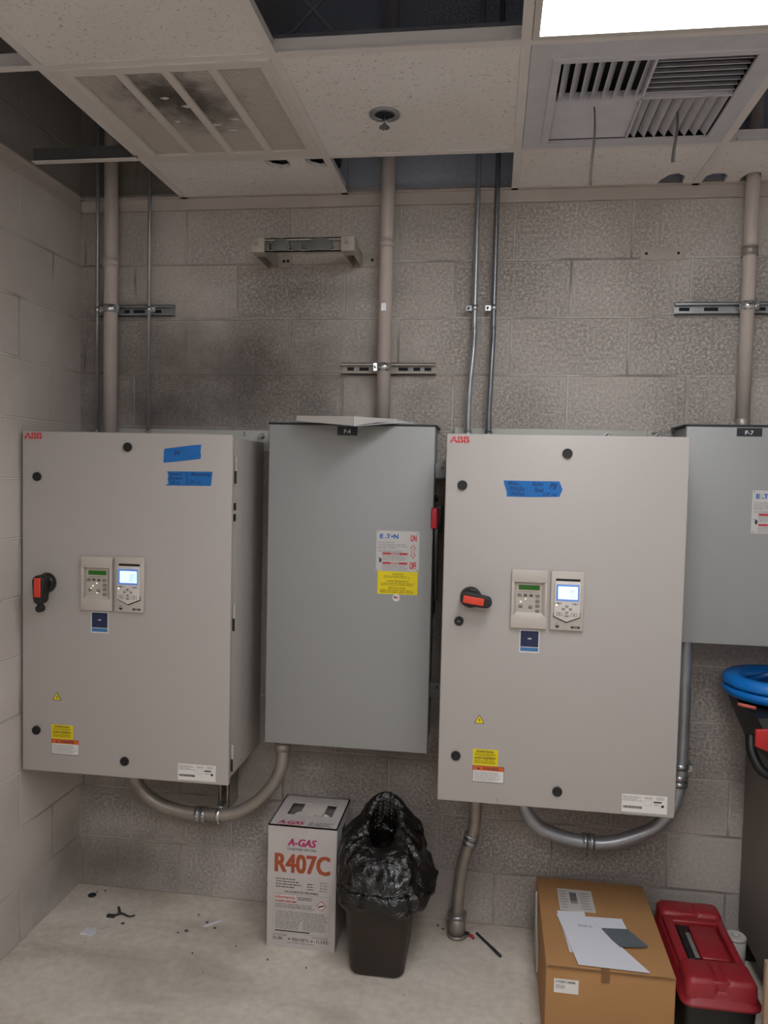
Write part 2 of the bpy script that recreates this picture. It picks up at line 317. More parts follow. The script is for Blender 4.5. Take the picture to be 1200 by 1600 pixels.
class MB:
    """collects shapes in world metres; build() links them as one mesh object"""
    def __init__(s): s.bm = bmesh.new(); s.mats = []
    def mi(s, m):
        if m not in s.mats: s.mats.append(m)
        return s.mats.index(m)
    def _set(s, faces, m, smooth=False):
        i = s.mi(m)
        for f in faces: f.material_index = i; f.smooth = smooth
    def add(s, verts, faces, m, smooth=False):
        vs = [s.bm.verts.new(v) for v in verts]; out = []
        for f in faces:
            try: out.append(s.bm.faces.new([vs[i] for i in f]))
            except ValueError: pass
        s._set(out, m, smooth); return vs
    def box(s, x0, x1, y0, y1, z0, z1, m, bev=0, seg=2):
        if x0 > x1: x0, x1 = x1, x0
        if y0 > y1: y0, y1 = y1, y0
        if z0 > z1: z0, z1 = z1, z0
        t = bmesh.new()
        vs = [t.verts.new(p) for p in [(x0,y0,z0),(x1,y0,z0),(x1,y1,z0),(x0,y1,z0),(x0,y0,z1),(x1,y0,z1),(x1,y1,z1),(x0,y1,z1)]]
        for f in [(0,3,2,1),(4,5,6,7),(0,1,5,4),(1,2,6,5),(2,3,7,6),(3,0,4,7)]: t.faces.new([vs[i] for i in f])
        if bev: bmesh.ops.bevel(t, geom=t.edges[:], offset=bev, segments=seg, profile=.5, affect='EDGES')
        s.merge(t, m, bool(bev)); return s
    def merge(s, t, m, smooth=False, M4=None):
        if M4: t.transform(M4)
        t.normal_update()
        base = len(s.bm.verts); vm = {}
        for v in t.verts: vm[v] = s.bm.verts.new(v.co)
        i = s.mi(m)
        for f in t.faces:
            try: nf = s.bm.faces.new([vm[v] for v in f.verts])
            except ValueError: continue
            nf.material_index = i; nf.smooth = smooth and len(f.verts) < 12
        t.free()
    def prism(s, pts, axis, a, b, m, bev=0, smooth=False):
        """extrude outline; axis 'y': pts (x,z); 'z': pts (x,y); 'x': pts (y,z)"""
        f = {'y': lambda p, q: (p[0], q, p[1]), 'z': lambda p, q: (p[0], p[1], q), 'x': lambda p, q: (q, p[0], p[1])}[axis]
        t = bmesh.new(); A = [t.verts.new(f(p, a)) for p in pts]; B = [t.verts.new(f(p, b)) for p in pts]; n = len(pts)
        t.faces.new(A); t.faces.new(B[::-1])
        for i in range(n): t.faces.new([A[i], B[i], B[(i+1) % n], A[(i+1) % n]])
        bmesh.ops.recalc_face_normals(t, faces=t.faces[:])
        if bev:
            es = [e for e in t.edges]
            bmesh.ops.bevel(t, geom=es, offset=bev, segments=2, profile=.5, affect='EDGES')
        s.merge(t, m, smooth or bool(bev)); return s
    def cyl(s, c, r, h, axis, m, seg=24, r2=None, bev=0, smooth=True):
        """c = centre of first cap"""
        r2 = r if r2 is None else r2
        ax = {'x': Vector((1,0,0)), 'y': Vector((0,1,0)), 'z': Vector((0,0,1))}[axis] if isinstance(axis, str) else Vector(axis).normalized()
        u = ax.orthogonal().normalized(); v = ax.cross(u); c = Vector(c)
        prof = [(0, r), (h, r2)]
        if bev: prof = [(0, r-bev), (bev if h > 0 else -bev, r), (h-(bev if h > 0 else -bev), r2), (h, r2-bev)]
        t = bmesh.new(); rings = []
        for d, rr in prof: rings.append([t.verts.new(c + ax*d + (u*math.cos(2*math.pi*k/seg) + v*math.sin(2*math.pi*k/seg))*rr) for k in range(seg)])
        for i in range(len(rings)-1):
            for k in range(seg): t.faces.new([rings[i][k], rings[i][(k+1) % seg], rings[i+1][(k+1) % seg], rings[i+1][k]])
        t.faces.new(rings[0][::-1]); t.faces.new(rings[-1])
        bmesh.ops.recalc_face_normals(t, faces=t.faces[:])
        s.merge(t, m, smooth); return s
    def ring(s, c, r0, r1, h, axis, m, seg=24):
        ax = {'x': Vector((1,0,0)), 'y': Vector((0,1,0)), 'z': Vector((0,0,1))}[axis] if isinstance(axis, str) else Vector(axis).normalized()
        u = ax.orthogonal().normalized(); v = ax.cross(u); c = Vector(c); t = bmesh.new(); R = []
        for d, rr in [(0, r0), (0, r1), (h, r1), (h, r0)]:
            R.append([t.verts.new(c + ax*d + (u*math.cos(2*math.pi*k/seg) + v*math.sin(2*math.pi*k/seg))*rr) for k in range(seg)])
        for i in range(4):
            for k in range(seg): t.faces.new([R[i][k], R[i][(k+1) % seg], R[(i+1) % 4][(k+1) % seg], R[(i+1) % 4][k]])
        bmesh.ops.recalc_face_normals(t, faces=t.faces[:]); s.merge(t, m, True); return s
    def tube(s, pts, r, m, seg=16, sub=8, straight=False):
        P = [Vector(p) for p in pts]
        if not straight and len(P) > 2:
            Q = []
            for i in range(len(P)-1):
                p0 = P[max(i-1, 0)]; p1 = P[i]; p2 = P[i+1]; p3 = P[min(i+2, len(P)-1)]
                for k in range(sub):
                    t = k/sub
                    Q.append(.5*((2*p1) + (p2-p0)*t + (2*p0-5*p1+4*p2-p3)*t*t + (3*p1-p0-3*p2+p3)*t**3))
            Q.append(P[-1]); P = Q
        n = len(P); tang = [(P[min(i+1, n-1)] - P[max(i-1, 0)]).normalized() for i in range(n)]
        u = tang[0].orthogonal().normalized(); t = bmesh.new(); R = []
        for i in range(n):
            u = (u - tang[i]*u.dot(tang[i])).normalized(); v = tang[i].cross(u)
            rr = r(i/(n-1)) if callable(r) else r
            R.append([t.verts.new(P[i] + (u*math.cos(2*math.pi*k/seg) + v*math.sin(2*math.pi*k/seg))*rr) for k in range(seg)])
        for i in range(n-1):
            for k in range(seg): t.faces.new([R[i][k], R[i][(k+1) % seg], R[i+1][(k+1) % seg], R[i+1][k]])
        t.faces.new(R[0][::-1]); t.faces.new(R[-1]); bmesh.ops.recalc_face_normals(t, faces=t.faces[:])
        s.merge(t, m, True); return s
    def build(s, name, parent=None, mod=None):
        me = bpy.data.meshes.new(name); off = wloc(parent) if parent else Vector((0, 0, 0))
        s.bm.transform(Matrix.Translation(-off)); s.bm.to_mesh(me); s.bm.free()
        for k in s.mats: me.materials.append(M[k])
        o = bpy.data.objects.new(name, me); C.objects.link(o)
        if parent: o.parent = parent
        return o
    def build_at(s, name, loc):
        """top-level single mesh with its origin at loc"""
        s.bm.transform(Matrix.Translation(-Vector(loc))); o = s.build(name); o.location = loc; return o

_txt = {}
def text_mesh(body, bold, shear):
    k = (body, bold, shear)
    if k not in _txt:
        cu = bpy.data.curves.new('t', 'FONT'); cu.body = body; cu.size = 1; cu.offset = bold; cu.shear = shear; cu.resolution_u = 3
        ob = bpy.data.objects.new('t', cu); C.objects.link(ob); dg = bpy.context.evaluated_depsgraph_get(); dg.update()
        me = ob.evaluated_get(dg).to_mesh(); vs = [(v.co.x, v.co.y) for v in me.vertices]; fs = [tuple(p.vertices) for p in me.polygons]
        ob.evaluated_get(dg).to_mesh_clear(); bpy.data.objects.remove(ob); bpy.data.curves.remove(cu)
        _txt[k] = (vs, fs)
    return _txt[k]

class Flat(MB):
    """thin printed things on a plane: origin O, right U, up V, out N; layers lift by L"""
    def __init__(s, O=(0,0,0), U=(1,0,0), V=(0,0,1), N=(0,-1,0), L=.0005):
        super().__init__(); s.O = Vector(O); s.U = Vector(U); s.V = Vector(V); s.N = Vector(N); s.L = L
    def p(s, u, v, l): return s.O + s.U*u + s.V*v + s.N*(l*s.L)
    def poly(s, pts, m, l=1):
        s.add([s.p(u, v, l) for u, v in pts], [tuple(range(len(pts)))], m); return s
    def plate(s, pts, m, l=1):
        """a sheet with a real edge down to the surface"""
        n = len(pts); vs = [s.p(u, v, l) for u, v in pts] + [s.p(u, v, 0.05) for u, v in pts]
        s.add(vs, [tuple(range(n))] + [(i, n+i, n+(i+1) % n, (i+1) % n) for i in range(n)], m); return s
    def rect(s, u0, v0, u1, v1, m, l=1): return s.poly([(u0, v0), (u1, v0), (u1, v1), (u0, v1)], m, l)
    def sheet(s, u0, v0, u1, v1, m, l=1): return s.plate([(u0, v0), (u1, v0), (u1, v1), (u0, v1)], m, l)
    def frame(s, u0, v0, u1, v1, t, m, l=1):
        for a in [(u0, v0, u1, v0+t), (u0, v1-t, u1, v1), (u0, v0+t, u0+t, v1-t), (u1-t, v0+t, u1, v1-t)]: s.rect(*a, m, l)
        return s
    def disc(s, u, v, r, m, l=1, seg=20, rv=None):
        rv = rv or r
        return s.poly([(u + r*math.cos(2*math.pi*k/seg), v + rv*math.sin(2*math.pi*k/seg)) for k in range(seg)], m, l)
    def text(s, body, u0, v0, u1, v1, m, l=2, bold=0.0, shear=0.0, rot=0):
        vs, fs = text_mesh(body, 0.0, shear)
        xs = [a for a, b in vs]; ys = [b for a, b in vs]; x0, x1, y0, y1 = min(xs), max(xs), min(ys), max(ys)
        cu, cv = (u0+u1)/2, (v0+v1)/2
        d = bold*abs(v1-v0)*.9; dv_ = d*.55
        for k, (su, sv) in enumerate([(0, 0), (1, 1), (-1, 1), (1, -1), (-1, -1)] if bold > 0 else [(0, 0)]):
            q = []
            for a, b in vs:
                U_ = u0+d + (a-x0)/(x1-x0)*(u1-u0-2*d) + su*d; V_ = v0+dv_ + (b-y0)/(y1-y0)*(v1-v0-2*dv_) + sv*dv_
                if rot:
                    du, dv = U_-cu, V_-cv; U_ = cu + du*math.cos(rot) - dv*math.sin(rot); V_ = cv + du*math.sin(rot) + dv*math.cos(rot)
                q.append(s.p(U_, V_, l+.04*k))
            s.add(q, fs, m)
        return s
    def lines(s, u0, v0, u1, v1, n, m, l=2, fill=.5, seed=1, ragged=.25):
        """rows of word-like dashes"""
        rd = random.Random(seed); h = (v1-v0)/n
        for i in range(n):
            y = v1 - (i+.5)*h; u = u0; end = u1 - rd.random()*ragged*(u1-u0)
            while u < end:
                ww = h*(1.0 + rd.random()*3.2); e = min(u+ww, end); s.rect(u, y-h*fill/2, e, y+h*fill/2, m, l); u = e + h*.45
        return s

def thing(name, label, cat, loc=(0,0,0), group=None):
    o = bpy.data.objects.new(name, None); C.objects.link(o); o.location = loc; o['label'] = label; o['category'] = cat
    o.empty_display_size = .05
    if group: o['group'] = group
    return o
def tag(o, label, cat, group=None):
    o['label'] = label; o['category'] = cat
    if group: o['group'] = group
    return o
def struct(o): o['kind'] = 'structure'; return o

# ------------------------------------------------------------------ room shell
RX, FY, DZ, CZ = 3.55, -3.9, 3.55, 2.68
b = MB(); b.box(-.2, RX+.2, FY-.2, .2, -.1, 0, 'floor'); struct(b.build('floor'))
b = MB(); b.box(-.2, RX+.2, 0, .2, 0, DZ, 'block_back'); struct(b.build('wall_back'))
b = MB(); b.box(-.2, 0, FY, 0, 0, DZ, 'block_side'); struct(b.build('wall_left'))
b = MB(); b.box(RX, RX+.2, FY, 0, 0, DZ, 'bare'); struct(b.build('wall_right'))
b = MB(); b.box(-.2, RX+.2, FY-.2, FY, 0, DZ, 'bare'); struct(b.build('wall_front'))
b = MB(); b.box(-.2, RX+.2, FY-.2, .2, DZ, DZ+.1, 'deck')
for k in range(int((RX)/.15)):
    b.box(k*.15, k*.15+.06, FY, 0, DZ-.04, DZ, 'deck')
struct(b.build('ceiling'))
# bar joist with cross bracing above the drop ceiling
def bar(b, p, q, r, m, seg=6): b.tube([p, q], r, m, seg=seg, straight=True)
b = MB()
b.box(.3, 2.9, -1.72, -1.66, 3.30, 3.34, 'joist'); b.box(.3, 2.9, -1.72, -1.66, 3.47, 3.51, 'joist')
for k in range(8): bar(b, (.3+.33*k, -1.69, 3.32 if k % 2 else 3.49), (.63+.33*k, -1.69, 3.49 if k % 2 else 3.32), .012, 'joist')
bar(b, (.86, -.25, 3.10), (1.06, -.25, 3.30), .008, 'joist'); bar(b, (1.05, -.25, 3.10), (.86, -.25, 3.30), .008, 'joist')
b.box(.2, 3.3, -.29, -.22, 3.04, 3.10, 'joist')
struct(b.build('trim_5'))

# made-up dark duct that darkens the tile notches, and a conduit crossing under it
b = MB(); b.box(.55, 1.02, -.36, -.03, 2.76, 3.0, 'eatondark', bev=.01); struct(b.build('trim_6'))
b = MB(); b.tube([(.82, -.40, 2.735), (.865, -.02, 2.735)], .012, 'joist', 12, straight=True); struct(b.build('trim_7'))
# painted wall angle
b = MB(); b.box(0, RX, -.006, 0, 2.642, CZ+.002, 'trim'); b.box(0, RX, -.024, 0, CZ-.002, CZ+.002, 'trim'); b.box(0, RX, -.010, 0, 2.636, 2.642, 'trim'); struct(b.build('trim_1'))
b = MB(); b.box(0, .006, FY, 0, 2.642, CZ+.002, 'trim'); b.box(0, .024, FY, 0, CZ-.002, CZ+.002, 'trim'); b.box(0, .010, FY, 0, 2.636, 2.642, 'trim'); struct(b.build('trim_2'))

# T-bar grid
GX = [.42, 1.03, 1.64, 2.25, 2.86]; GY = [-.345, -.955, -1.565, -2.175, -2.785, -3.395]
def tee_y(b, x, y0, y1, m='grid'):
    b.box(x-.012, x+.012, y0, y1, CZ-.002, CZ+.001, m); b.box(x-.002, x+.002, y0, y1, CZ+.001, CZ+.038, m)
def tee_x(b, y, x0, x1, m='grid'):
    b.box(x0, x1, y-.012, y+.012, CZ-.0021, CZ+.0009, m); b.box(x0, x1, y-.002, y+.002, CZ+.0009, CZ+.037, m)
b = MB()
for x in GX: tee_y(b, x, FY, -.006)
for y in GY:
    x0 = .42 if y == -.345 else .006
    tee_x(b, y, x0, RX)
struct(b.build('trim_3'))
# hanger wires
b = MB()
for (x, y) in [(.42, -.9), (1.03, -1.25), (1.64, -1.3), (2.25, -.6)]: bar(b, (x, y, CZ+.03), (x, y, DZ-.03), .0012, 'joist')
struct(b.build('trim_4'))
# rest of the drop ceiling, out of the picture
b = MB()
xs = [.024]+GX+[RX]
for i in range(len(xs)-1):
    for j in range(len(GY)):
        y1 = GY[j]; y0 = GY[j+1] if j+1 < len(GY) else FY
        if j < 2 and i < 5: continue
        if i in (3,) and j in (1, 2): continue          # troffer in view
        if i in (1, 3) and j in (4, 5): continue
        if i in (0, 2, 5) or (i, j) in ((4, 3), (4, 4), (1, 3)): continue      # unseen tiles left out to let light into the plenum
        b.box(xs[i]+.003, xs[i+1]-.003, y0+.003, y1-.003, CZ+.0012, CZ+.014, 'tile')
struct(b.build('ceiling'))

def tile(pts, label, cz=CZ+.0012, t=.015):
    b = MB(); b.prism(pts, 'z', cz, cz+t, 'tile'); cx = sum(p[0] for p in pts)/len(pts); cy = sum(p[1] for p in pts)/len(pts)
    return tag(b.build_at('ceiling_tile', (cx, cy, cz)), label, 'ceiling tile', 'speckled ceiling tiles')
def R4(x0, x1, y0, y1): return [(x0, y0), (x1, y0), (x1, y1), (x0, y1)]
def arc(cx, cy, r, a0, a1, n=9, ry=None): return [(cx + r*math.cos(math.radians(a0+(a1-a0)*k/n)), cy + (ry or r)*math.sin(math.radians(a0+(a1-a0)*k/n))) for k in range(n+1)]
e = .004
tile(R4(.42+e, 1.03-e, -1.565+e, -.955-e), 'large speckled ceiling tile at the top left, in front of the return vent')
tile(R4(1.03+e, 1.64-e, -.955+e, -.345-e), 'speckled square ceiling tile pierced by the sprinkler head')
# cut strip with two notches, between vent and wall
tile([(.42+e, -.02), (.42+e, -.345-e)] + [(.80, -.345-e)] + arc(.845, -.345, .04, 180, 0, 9, .045)[0:0] + [(.820, -.345-e), (.820, -.300), (.832, -.268), (.862, -.250), (.892, -.262), (.900, -.290), (.892, -.345-e), (.955, -.345-e), (.957, -.300), (.967, -.268), (.992, -.248), (1.016, -.258), (1.021, -.29), (1.021, -.345-e), (1.03-e, -.345-e), (1.03-e, -.02)],
     'narrow cut ceiling tile with two notches, between return vent and back wall')
tile([(1.64+e, -.345-e), (2.25-e, -.345-e), (2.25-e, -.02), (2.205, -.02), (2.20, -.085), (2.17, -.112), (2.145, -.10), (2.128, -.06), (2.12, -.02), (1.64+e, -.02)],
     'narrow cut ceiling tile behind the supply diffuser with a ragged hole at the wall')
tile([(2.25+e, -.345-e), (2.86-e, -.345-e), (2.86-e, -.02), (2.447, -.02), (2.447, -.06), (2.438, -.095), (2.418, -.106), (2.397, -.095), (2.388, -.06), (2.388, -.02), (2.34, -.02), (2.338, -.08), (2.318, -.10), (2.285, -.10), (2.268, -.08), (2.266, -.02), (2.25+e, -.02)],
     'cut ceiling tile at the far right, notched round the painted pipe')

# dangling unpainted cross tee at the left
b = MB(); b.box(.055, .418, -.412, -.388, CZ-.012, CZ-.009, 'grid'); b.box(.055, .418, -.402, -.398, CZ-.009, CZ+.032, 'griddark')
b.box(.055, .418, -.404, -.396, CZ+.026, CZ+.034, 'griddark')
tag(b.build_at('cross_tee', (.24, -.40, CZ-.012)), 'dark loose ceiling cross tee spanning the open gap beside the left wall', 'ceiling tee')

# ------------------------------------------------------------------ return vent
t = thing('return_vent', 'square return vent with four grille panels and a sooty stain', 'vent', (.42, -.95, CZ))
x0, x1, y0, y1 = .432, 1.018, -.943, -.357; ix0, ix1, iy0, iy1 = .487, .985, -.912, -.405
b = MB()
for a in [(x0, ix0, y0, y1), (ix1, x1, y0, y1), (ix0, ix1, y0, iy0), (ix0, ix1, iy1, y1)]: b.box(a[0], a[1], a[2], a[3], CZ-.006, CZ+.001, 'ventfr')
for a in [(x0+.03, x0+.034, y0+.01, y1-.01), (x1-.02, x1-.016, y0+.01, y1-.01)]: b.box(a[0], a[1], a[2], a[3], CZ-.009, CZ-.006, 'ventfr')
b.build('frame', t)
pw = (ix1-ix0)/4
for k in range(3):
    b = MB(); xx = ix0+pw*(k+1); b.box(xx-.011, xx+.011, iy0, iy1, CZ-.006, CZ+.004, 'ventfr'); b.build('divider', t)
for k in range(4):
    b = MB(); a0 = ix0+pw*k+(.011 if k else 0); a1 = ix0+pw*(k+1)-(.011 if k < 3 else 0)
    n = 56
    for j in range(n):
        yy = iy0+(iy1-iy0)*(j+.5)/n; hh = (iy1-iy0)/n*.27
        b.box(a0, a1, yy-hh, yy+hh, CZ+.0005, CZ+.003, 'vent')
    for j in range(1, 12):
        xx = a0+(a1-a0)*j/12; b.box(xx-.0012, xx+.0012, iy0, iy1, CZ+.001, CZ+.004, 'vent')
    b.build('grille_panel', t)
b = MB(); b.box(x0+.01, x1-.01, y0+.01, y1-.01, CZ+.05, CZ+.055, 'dark')
for a in [(x0+.01, x0+.015, y0+.01, y1-.01), (x1-.015, x1-.01, y0+.01, y1-.01), (x0+.01, x1-.01, y0+.01, y0+.015), (x0+.01, x1-.01, y1-.015, y1-.01)]: b.box(a[0], a[1], a[2], a[3], CZ+.001, CZ+.055, 'dark')
b.build('backing', t)
for (sx, sy, ww, hh) in [(.70, -.72, .03, .012), (.725, -.60, .05, .01), (.66, -.77, .025, .01), (.81, -.63, .03, .008), (.78, -.56, .03, .008), (.64, -.63, .02, .008), (.85, -.69, .02, .01)]:
    b = MB(); b.prism([(sx, sy), (sx+ww*.6, sy-hh*.4), (sx+ww, sy+hh*.3), (sx+ww*.5, sy+hh)], 'z', CZ-.0015, CZ+.0003, 'paper'); b.build('lint', t)

# ------------------------------------------------------------------ supply diffuser with its four louver fields
t = thing('supply_diffuser', 'square four-way supply diffuser with angled blades beside the lit lamp', 'air diffuser', (1.64, -.95, CZ))
x0, x1, y0, y1 = 1.653, 2.237, -.943, -.357; ix0, ix1, iy0, iy1 = 1.728, 2.185, -.862, -.405
b = MB()
for a in [(x0, ix0, y0, y1), (ix1, x1, y0, y1), (ix0, ix1, y0, iy0), (ix0, ix1, iy1, y1)]: b.box(a[0], a[1], a[2], a[3], CZ-.004, CZ+.0005, 'diff')
w_ = .02
for a in [(ix0-w_, ix0, iy0-w_, iy1+w_), (ix1, ix1+w_, iy0-w_, iy1+w_), (ix0, ix1, iy0-w_, iy0), (ix0, ix1, iy1, iy1+w_)]: b.box(a[0], a[1], a[2], a[3], CZ-.008, CZ-.004, 'diff')
b.build('frame', t)
mx_, my_ = 1.955, -.655
def blade(b, axis, c, lo, hi, ang, wd=.027, th=.0018):
    tb = bmesh.new(); h = (hi-lo)/2
    bmesh.ops.create_cube(tb, size=1)
    if axis == 'y':
        tb.transform(Matrix.Diagonal((wd, 2*h, th, 1)) ); Mx = Matrix.Translation((c, (lo+hi)/2, CZ+.010)) @ Matrix.Rotation(ang, 4, 'Y')
    else:
        tb.transform(Matrix.Diagonal((2*h, wd, th, 1)) ); Mx = Matrix.Translation(((lo+hi)/2, c, CZ+.010)) @ Matrix.Rotation(ang, 4, 'X')
    b.merge(tb, 'diff', False, Mx)
n = 8
b = MB()
for k in range(n): blade(b, 'y', ix0+(mx_-ix0)*(k+.6)/n, iy0, my_-.003, math.radians(-48))
b.build('louver_field', t)
b = MB()
for k in range(n): blade(b, 'x', iy0+(my_-iy0)*(k+.5)/n, mx_+.003, ix1, math.radians(58), wd=.014)
b.build('louver_field', t)
b = MB()
for k in range(n+1): blade(b, 'x', my_+.006+(iy1-my_-.01)*(k+.5)/(n+1), ix0, mx_-.003, math.radians(-22), wd=.034)
b.build('louver_field', t)
b = MB()
for k in range(n): blade(b, 'y', mx_+(ix1-mx_)*(k+.5)/n, my_+.003, iy1, math.radians(48))
b.build('louver_field', t)
b = MB(); b.box(mx_-.003, mx_+.003, iy0, iy1, CZ-.004, CZ+.02, 'diff'); b.box(ix0, ix1, my_-.003, my_+.003, CZ-.004, CZ+.02, 'diff'); b.build('divider', t)
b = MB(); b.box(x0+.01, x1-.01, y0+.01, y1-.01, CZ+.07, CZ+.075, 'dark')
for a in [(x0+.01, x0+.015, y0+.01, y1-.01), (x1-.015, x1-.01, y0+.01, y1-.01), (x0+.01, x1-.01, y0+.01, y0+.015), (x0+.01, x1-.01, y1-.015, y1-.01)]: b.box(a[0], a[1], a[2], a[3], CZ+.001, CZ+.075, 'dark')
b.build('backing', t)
# hanging telltale strips
def ribbon(x, y, z1, z0, wd, label, tw):
    b = MB(); n = 14; vs = []
    for k in range(n+1):
        f = k/n; z = z1+(z0-z1)*f; a = tw*f; wv = wd*(.45+.75*f); ox = .004*math.sin(5*f)
        vs += [(x+ox-wv*math.cos(a), y-wv*math.sin(a), z), (x+ox+wv*math.cos(a), y+wv*math.sin(a), z)]
    b.add(vs, [(2*k, 2*k+1, 2*k+3, 2*k+2) for k in range(n)], 'mark', True)
    o = b.build_at('ribbon', (x, y, z1)); o.modifiers.new('thick', 'SOLIDIFY').thickness = .0008
    return tag(o, label, 'ribbon', 'strips hanging from the supply diffuser')
ribbon(1.838, -.60, CZ+.012, 2.475, .0042, 'thin grey strip hanging from the left half of the supply diffuser', .5)
ribbon(2.065, -.56, CZ+.012, 2.545, .0045, 'short grey strip hanging from the right half of the supply diffuser', -.6)

# ------------------------------------------------------------------ troffer lights
def troffer(x0, x1, y0, y1, label, lens):
    t = thing('ceiling_light', label, 'light', (x0, y0, CZ))
    b = MB(); w = .016
    for a in [(x0, x0+w, y0, y1), (x1-w, x1, y0, y1), (x0+w, x1-w, y0, y0+w), (x0+w, x1-w, y1-w, y1)]: b.box(a[0], a[1], a[2], a[3], CZ-.006, CZ+.02, 'fixture')
    b.box(x0, x1, y0, y1, CZ+.11, CZ+.115, 'fixture')
    for a in [(x0, x0+.004, y0, y1), (x1-.004, x1, y0, y1), (x0, x1, y0, y0+.004), (x0, x1, y1-.004, y1)]: b.box(a[0], a[1], a[2], a[3], CZ+.02, CZ+.11, 'fixture')
    b.build('housing', t)
    b = MB(); b.box(x0+w, x1-w, y0+w, y1-w, CZ-.002, CZ+.002, lens); b.build('diffuser', t)
troffer(1.653, 2.237, -2.162, -.968, 'lit rectangular ceiling light with white prismatic lens', 'lens')
troffer(1.653, 2.237, -3.88, -2.80, 'second ceiling light, unseen, added behind the camera as fill', 'fill_far')  # out of view, added to fill the cabinet fronts
troffer(.433, 1.017, -3.88, -2.80, 'third ceiling light, unseen, added at the left rear as fill', 'fill_left')  # out of view, added at the left rear for more fill

# ------------------------------------------------------------------ sprinkler
t = thing('sprinkler', 'chrome recessed sprinkler head in the middle ceiling tile', 'sprinkler', (1.26, -.62, CZ))
b = MB(); b.ring((1.26, -.62, CZ-.004), .028, .043, .006, 'z', 'emt', 32); b.build('escutcheon', t)
b = MB(); b.cyl((1.26, -.62, CZ-.001), .028, .0018, 'z', 'dark', 32); b.build('cup', t)
b = MB(); b.cyl((1.26, -.62, CZ-.034), .005, .034, 'z', 'emtdark', 12); b.cyl((1.255, -.62, CZ-.030), .0018, .022, 'z', 'chrome', 8); b.cyl((1.265, -.62, CZ-.030), .0018, .022, 'z', 'chrome', 8)
b.cyl((1.26, -.62, CZ-.034), .009, .007, 'z', 'emtdark', 12, r2=.004); b.build('stem', t)
b = MB(); b.cyl((1.26, -.62, CZ-.037), .014, .0025, 'z', 'emtdark', 20)
for k in range(10):
    a = k*math.pi/5; b.box(1.26+.013*math.cos(a)-.002, 1.26+.013*math.cos(a)+.002, -.62+.013*math.sin(a)-.002, -.62+.013*math.sin(a)+.002, CZ-.039, CZ-.036, 'emtdark')
b.build('deflector', t)

# ------------------------------------------------------------------ strut channels
def strut_h(x0, x1, z, y, m, label, slots, depth=.021, hh=.0205, name='strut_channel'):
    """horizontal channel, open side away from the wall, slots in its back"""
    b = MB()
    b.box(x0, x1, y-depth, y, z+hh-.0025, z+hh, m); b.box(x0, x1, y-depth, y, z-hh, z-hh+.0025, m)
    b.box(x0, x1, y-depth, y-depth+.002, z+hh-.009, z+hh, m); b.box(x0, x1, y-depth, y-depth+.002, z-hh, z-hh+.009, m)
    b.box(x0, x1, y-.0025, y, z+.006, z+hh, m); b.box(x0, x1, y-.0025, y, z-hh, z-.006, m)
    c = x0
    for (a, d) in slots:
        b.box(c, a, y-.0025, y, z-.006, z+.006, m); c = d
    b.box(c, x1, y-.0025, y, z-.006, z+.006, m)
    for (a, d) in slots: b.box(a, d, y-.0012, y-.0002, z-.006, z+.006, 'dark')
    return tag(b.build_at(name, ((x0+x1)/2, y, z)), label, 'strut channel', 'strut channels on the wall')
strut_h(.066, .383, 2.262, 0, 'emt', 'shiny slotted strut channel behind the three pipes by the left corner', [(.18, .20), (.215, .262), (.30, .328)])
strut_h(1.032, 1.377, 2.048, 0, 'strutpaint', 'painted strut channel behind the pipe above the P-4 box', [(1.05, 1.075), (1.095, 1.13), (1.24, 1.275), (1.295, 1.32), (1.335, 1.36)])
strut_h(2.198, 2.72, 2.258, 0, 'galv', 'shiny slotted strut channel behind the pipe above the P-7 box', [(2.215, 2.25), (2.298, 2.345), (2.46, 2.50), (2.53, 2.58), (2.61, 2.66)])
strut_h(2.225, 2.312, .700, 0, 'galvdull', 'short strut channel at the wall right of the P8 cabinet', [(2.27, 2.295)])
# upright stub of channel behind the left U conduit
b = MB(); zz0, zz1 = .40, .585
b.box(.612, .615, -.10, 0, zz0, zz1, 'galvdull'); b.box(.650, .653, -.10, 0, zz0, zz1, 'galvdull'); b.box(.612, .653, -.003, 0, zz0, zz1, 'galvdull')
b.box(.612, .622, -.10, -.098, zz0, zz1, 'galvdull'); b.box(.643, .653, -.10, -.098, zz0, zz1, 'galvdull')
tag(b.build_at('strut_channel', (.632, 0, zz0)), 'upright strut stub holding the conduit loop under the P4 cabinet', 'strut channel', 'strut channels on the wall')

def clamp(b, x, y, z, r, m='chrome', h=.028, ear=1):
    b.ring((x, y, z-h/2), r, r+.0018, h, 'z', m, 28)
    b.box(x+ear*(r-.001), x+ear*(r+.012), y-.012, y-.009, z-h/2, z+h/2, m); b.box(x+ear*(r-.001), x+ear*(r+.012), y-.006, y-.003, z-h/2, z+h/2, m)
    b.cyl((x+ear*(r+.006), y-.022, z), .004, .022, 'y', m, 8)

# ------------------------------------------------------------------ vertical pipes
def vpipe(x, y, z0, z1, r, m, label, name='pipe', collars=(), clamps=(), group=None, xt=None, extras=None, ear=1):
    t = thing(name, label, 'pipe', (x, y, z0), group)
    xt = x if xt is None else xt
    b = MB(); b.tube([(x, y, z0), (xt, y, z1)], r, m, seg=28, straight=True); b.build('tube', t)
    for (z, h, mm) in collars:
        b = MB(); b.ring((x, y, z-h/2), r-.0005, r+.003, h, 'z', mm, 28); b.ring((x, y, z-h/2), r+.0028, r+.0042, .005, 'z', mm, 28); b.ring((x, y, z+h/2-.005), r+.0028, r+.0042, .005, 'z', mm, 28); b.build('coupling', t)
    for z in clamps:
        b = MB(); clamp(b, x, y, z, r, ear=ear); b.build('clamp', t)
    return t
ZT = 3.5
t = vpipe(.148, -.050, 1.79, ZT, .0255, 'paintpipe', 'cream painted pipe rising from the P4 cabinet beside the left corner', collars=[(2.432, .03, 'paintpipe')], clamps=[2.262], group='cream painted pipes', ear=1)
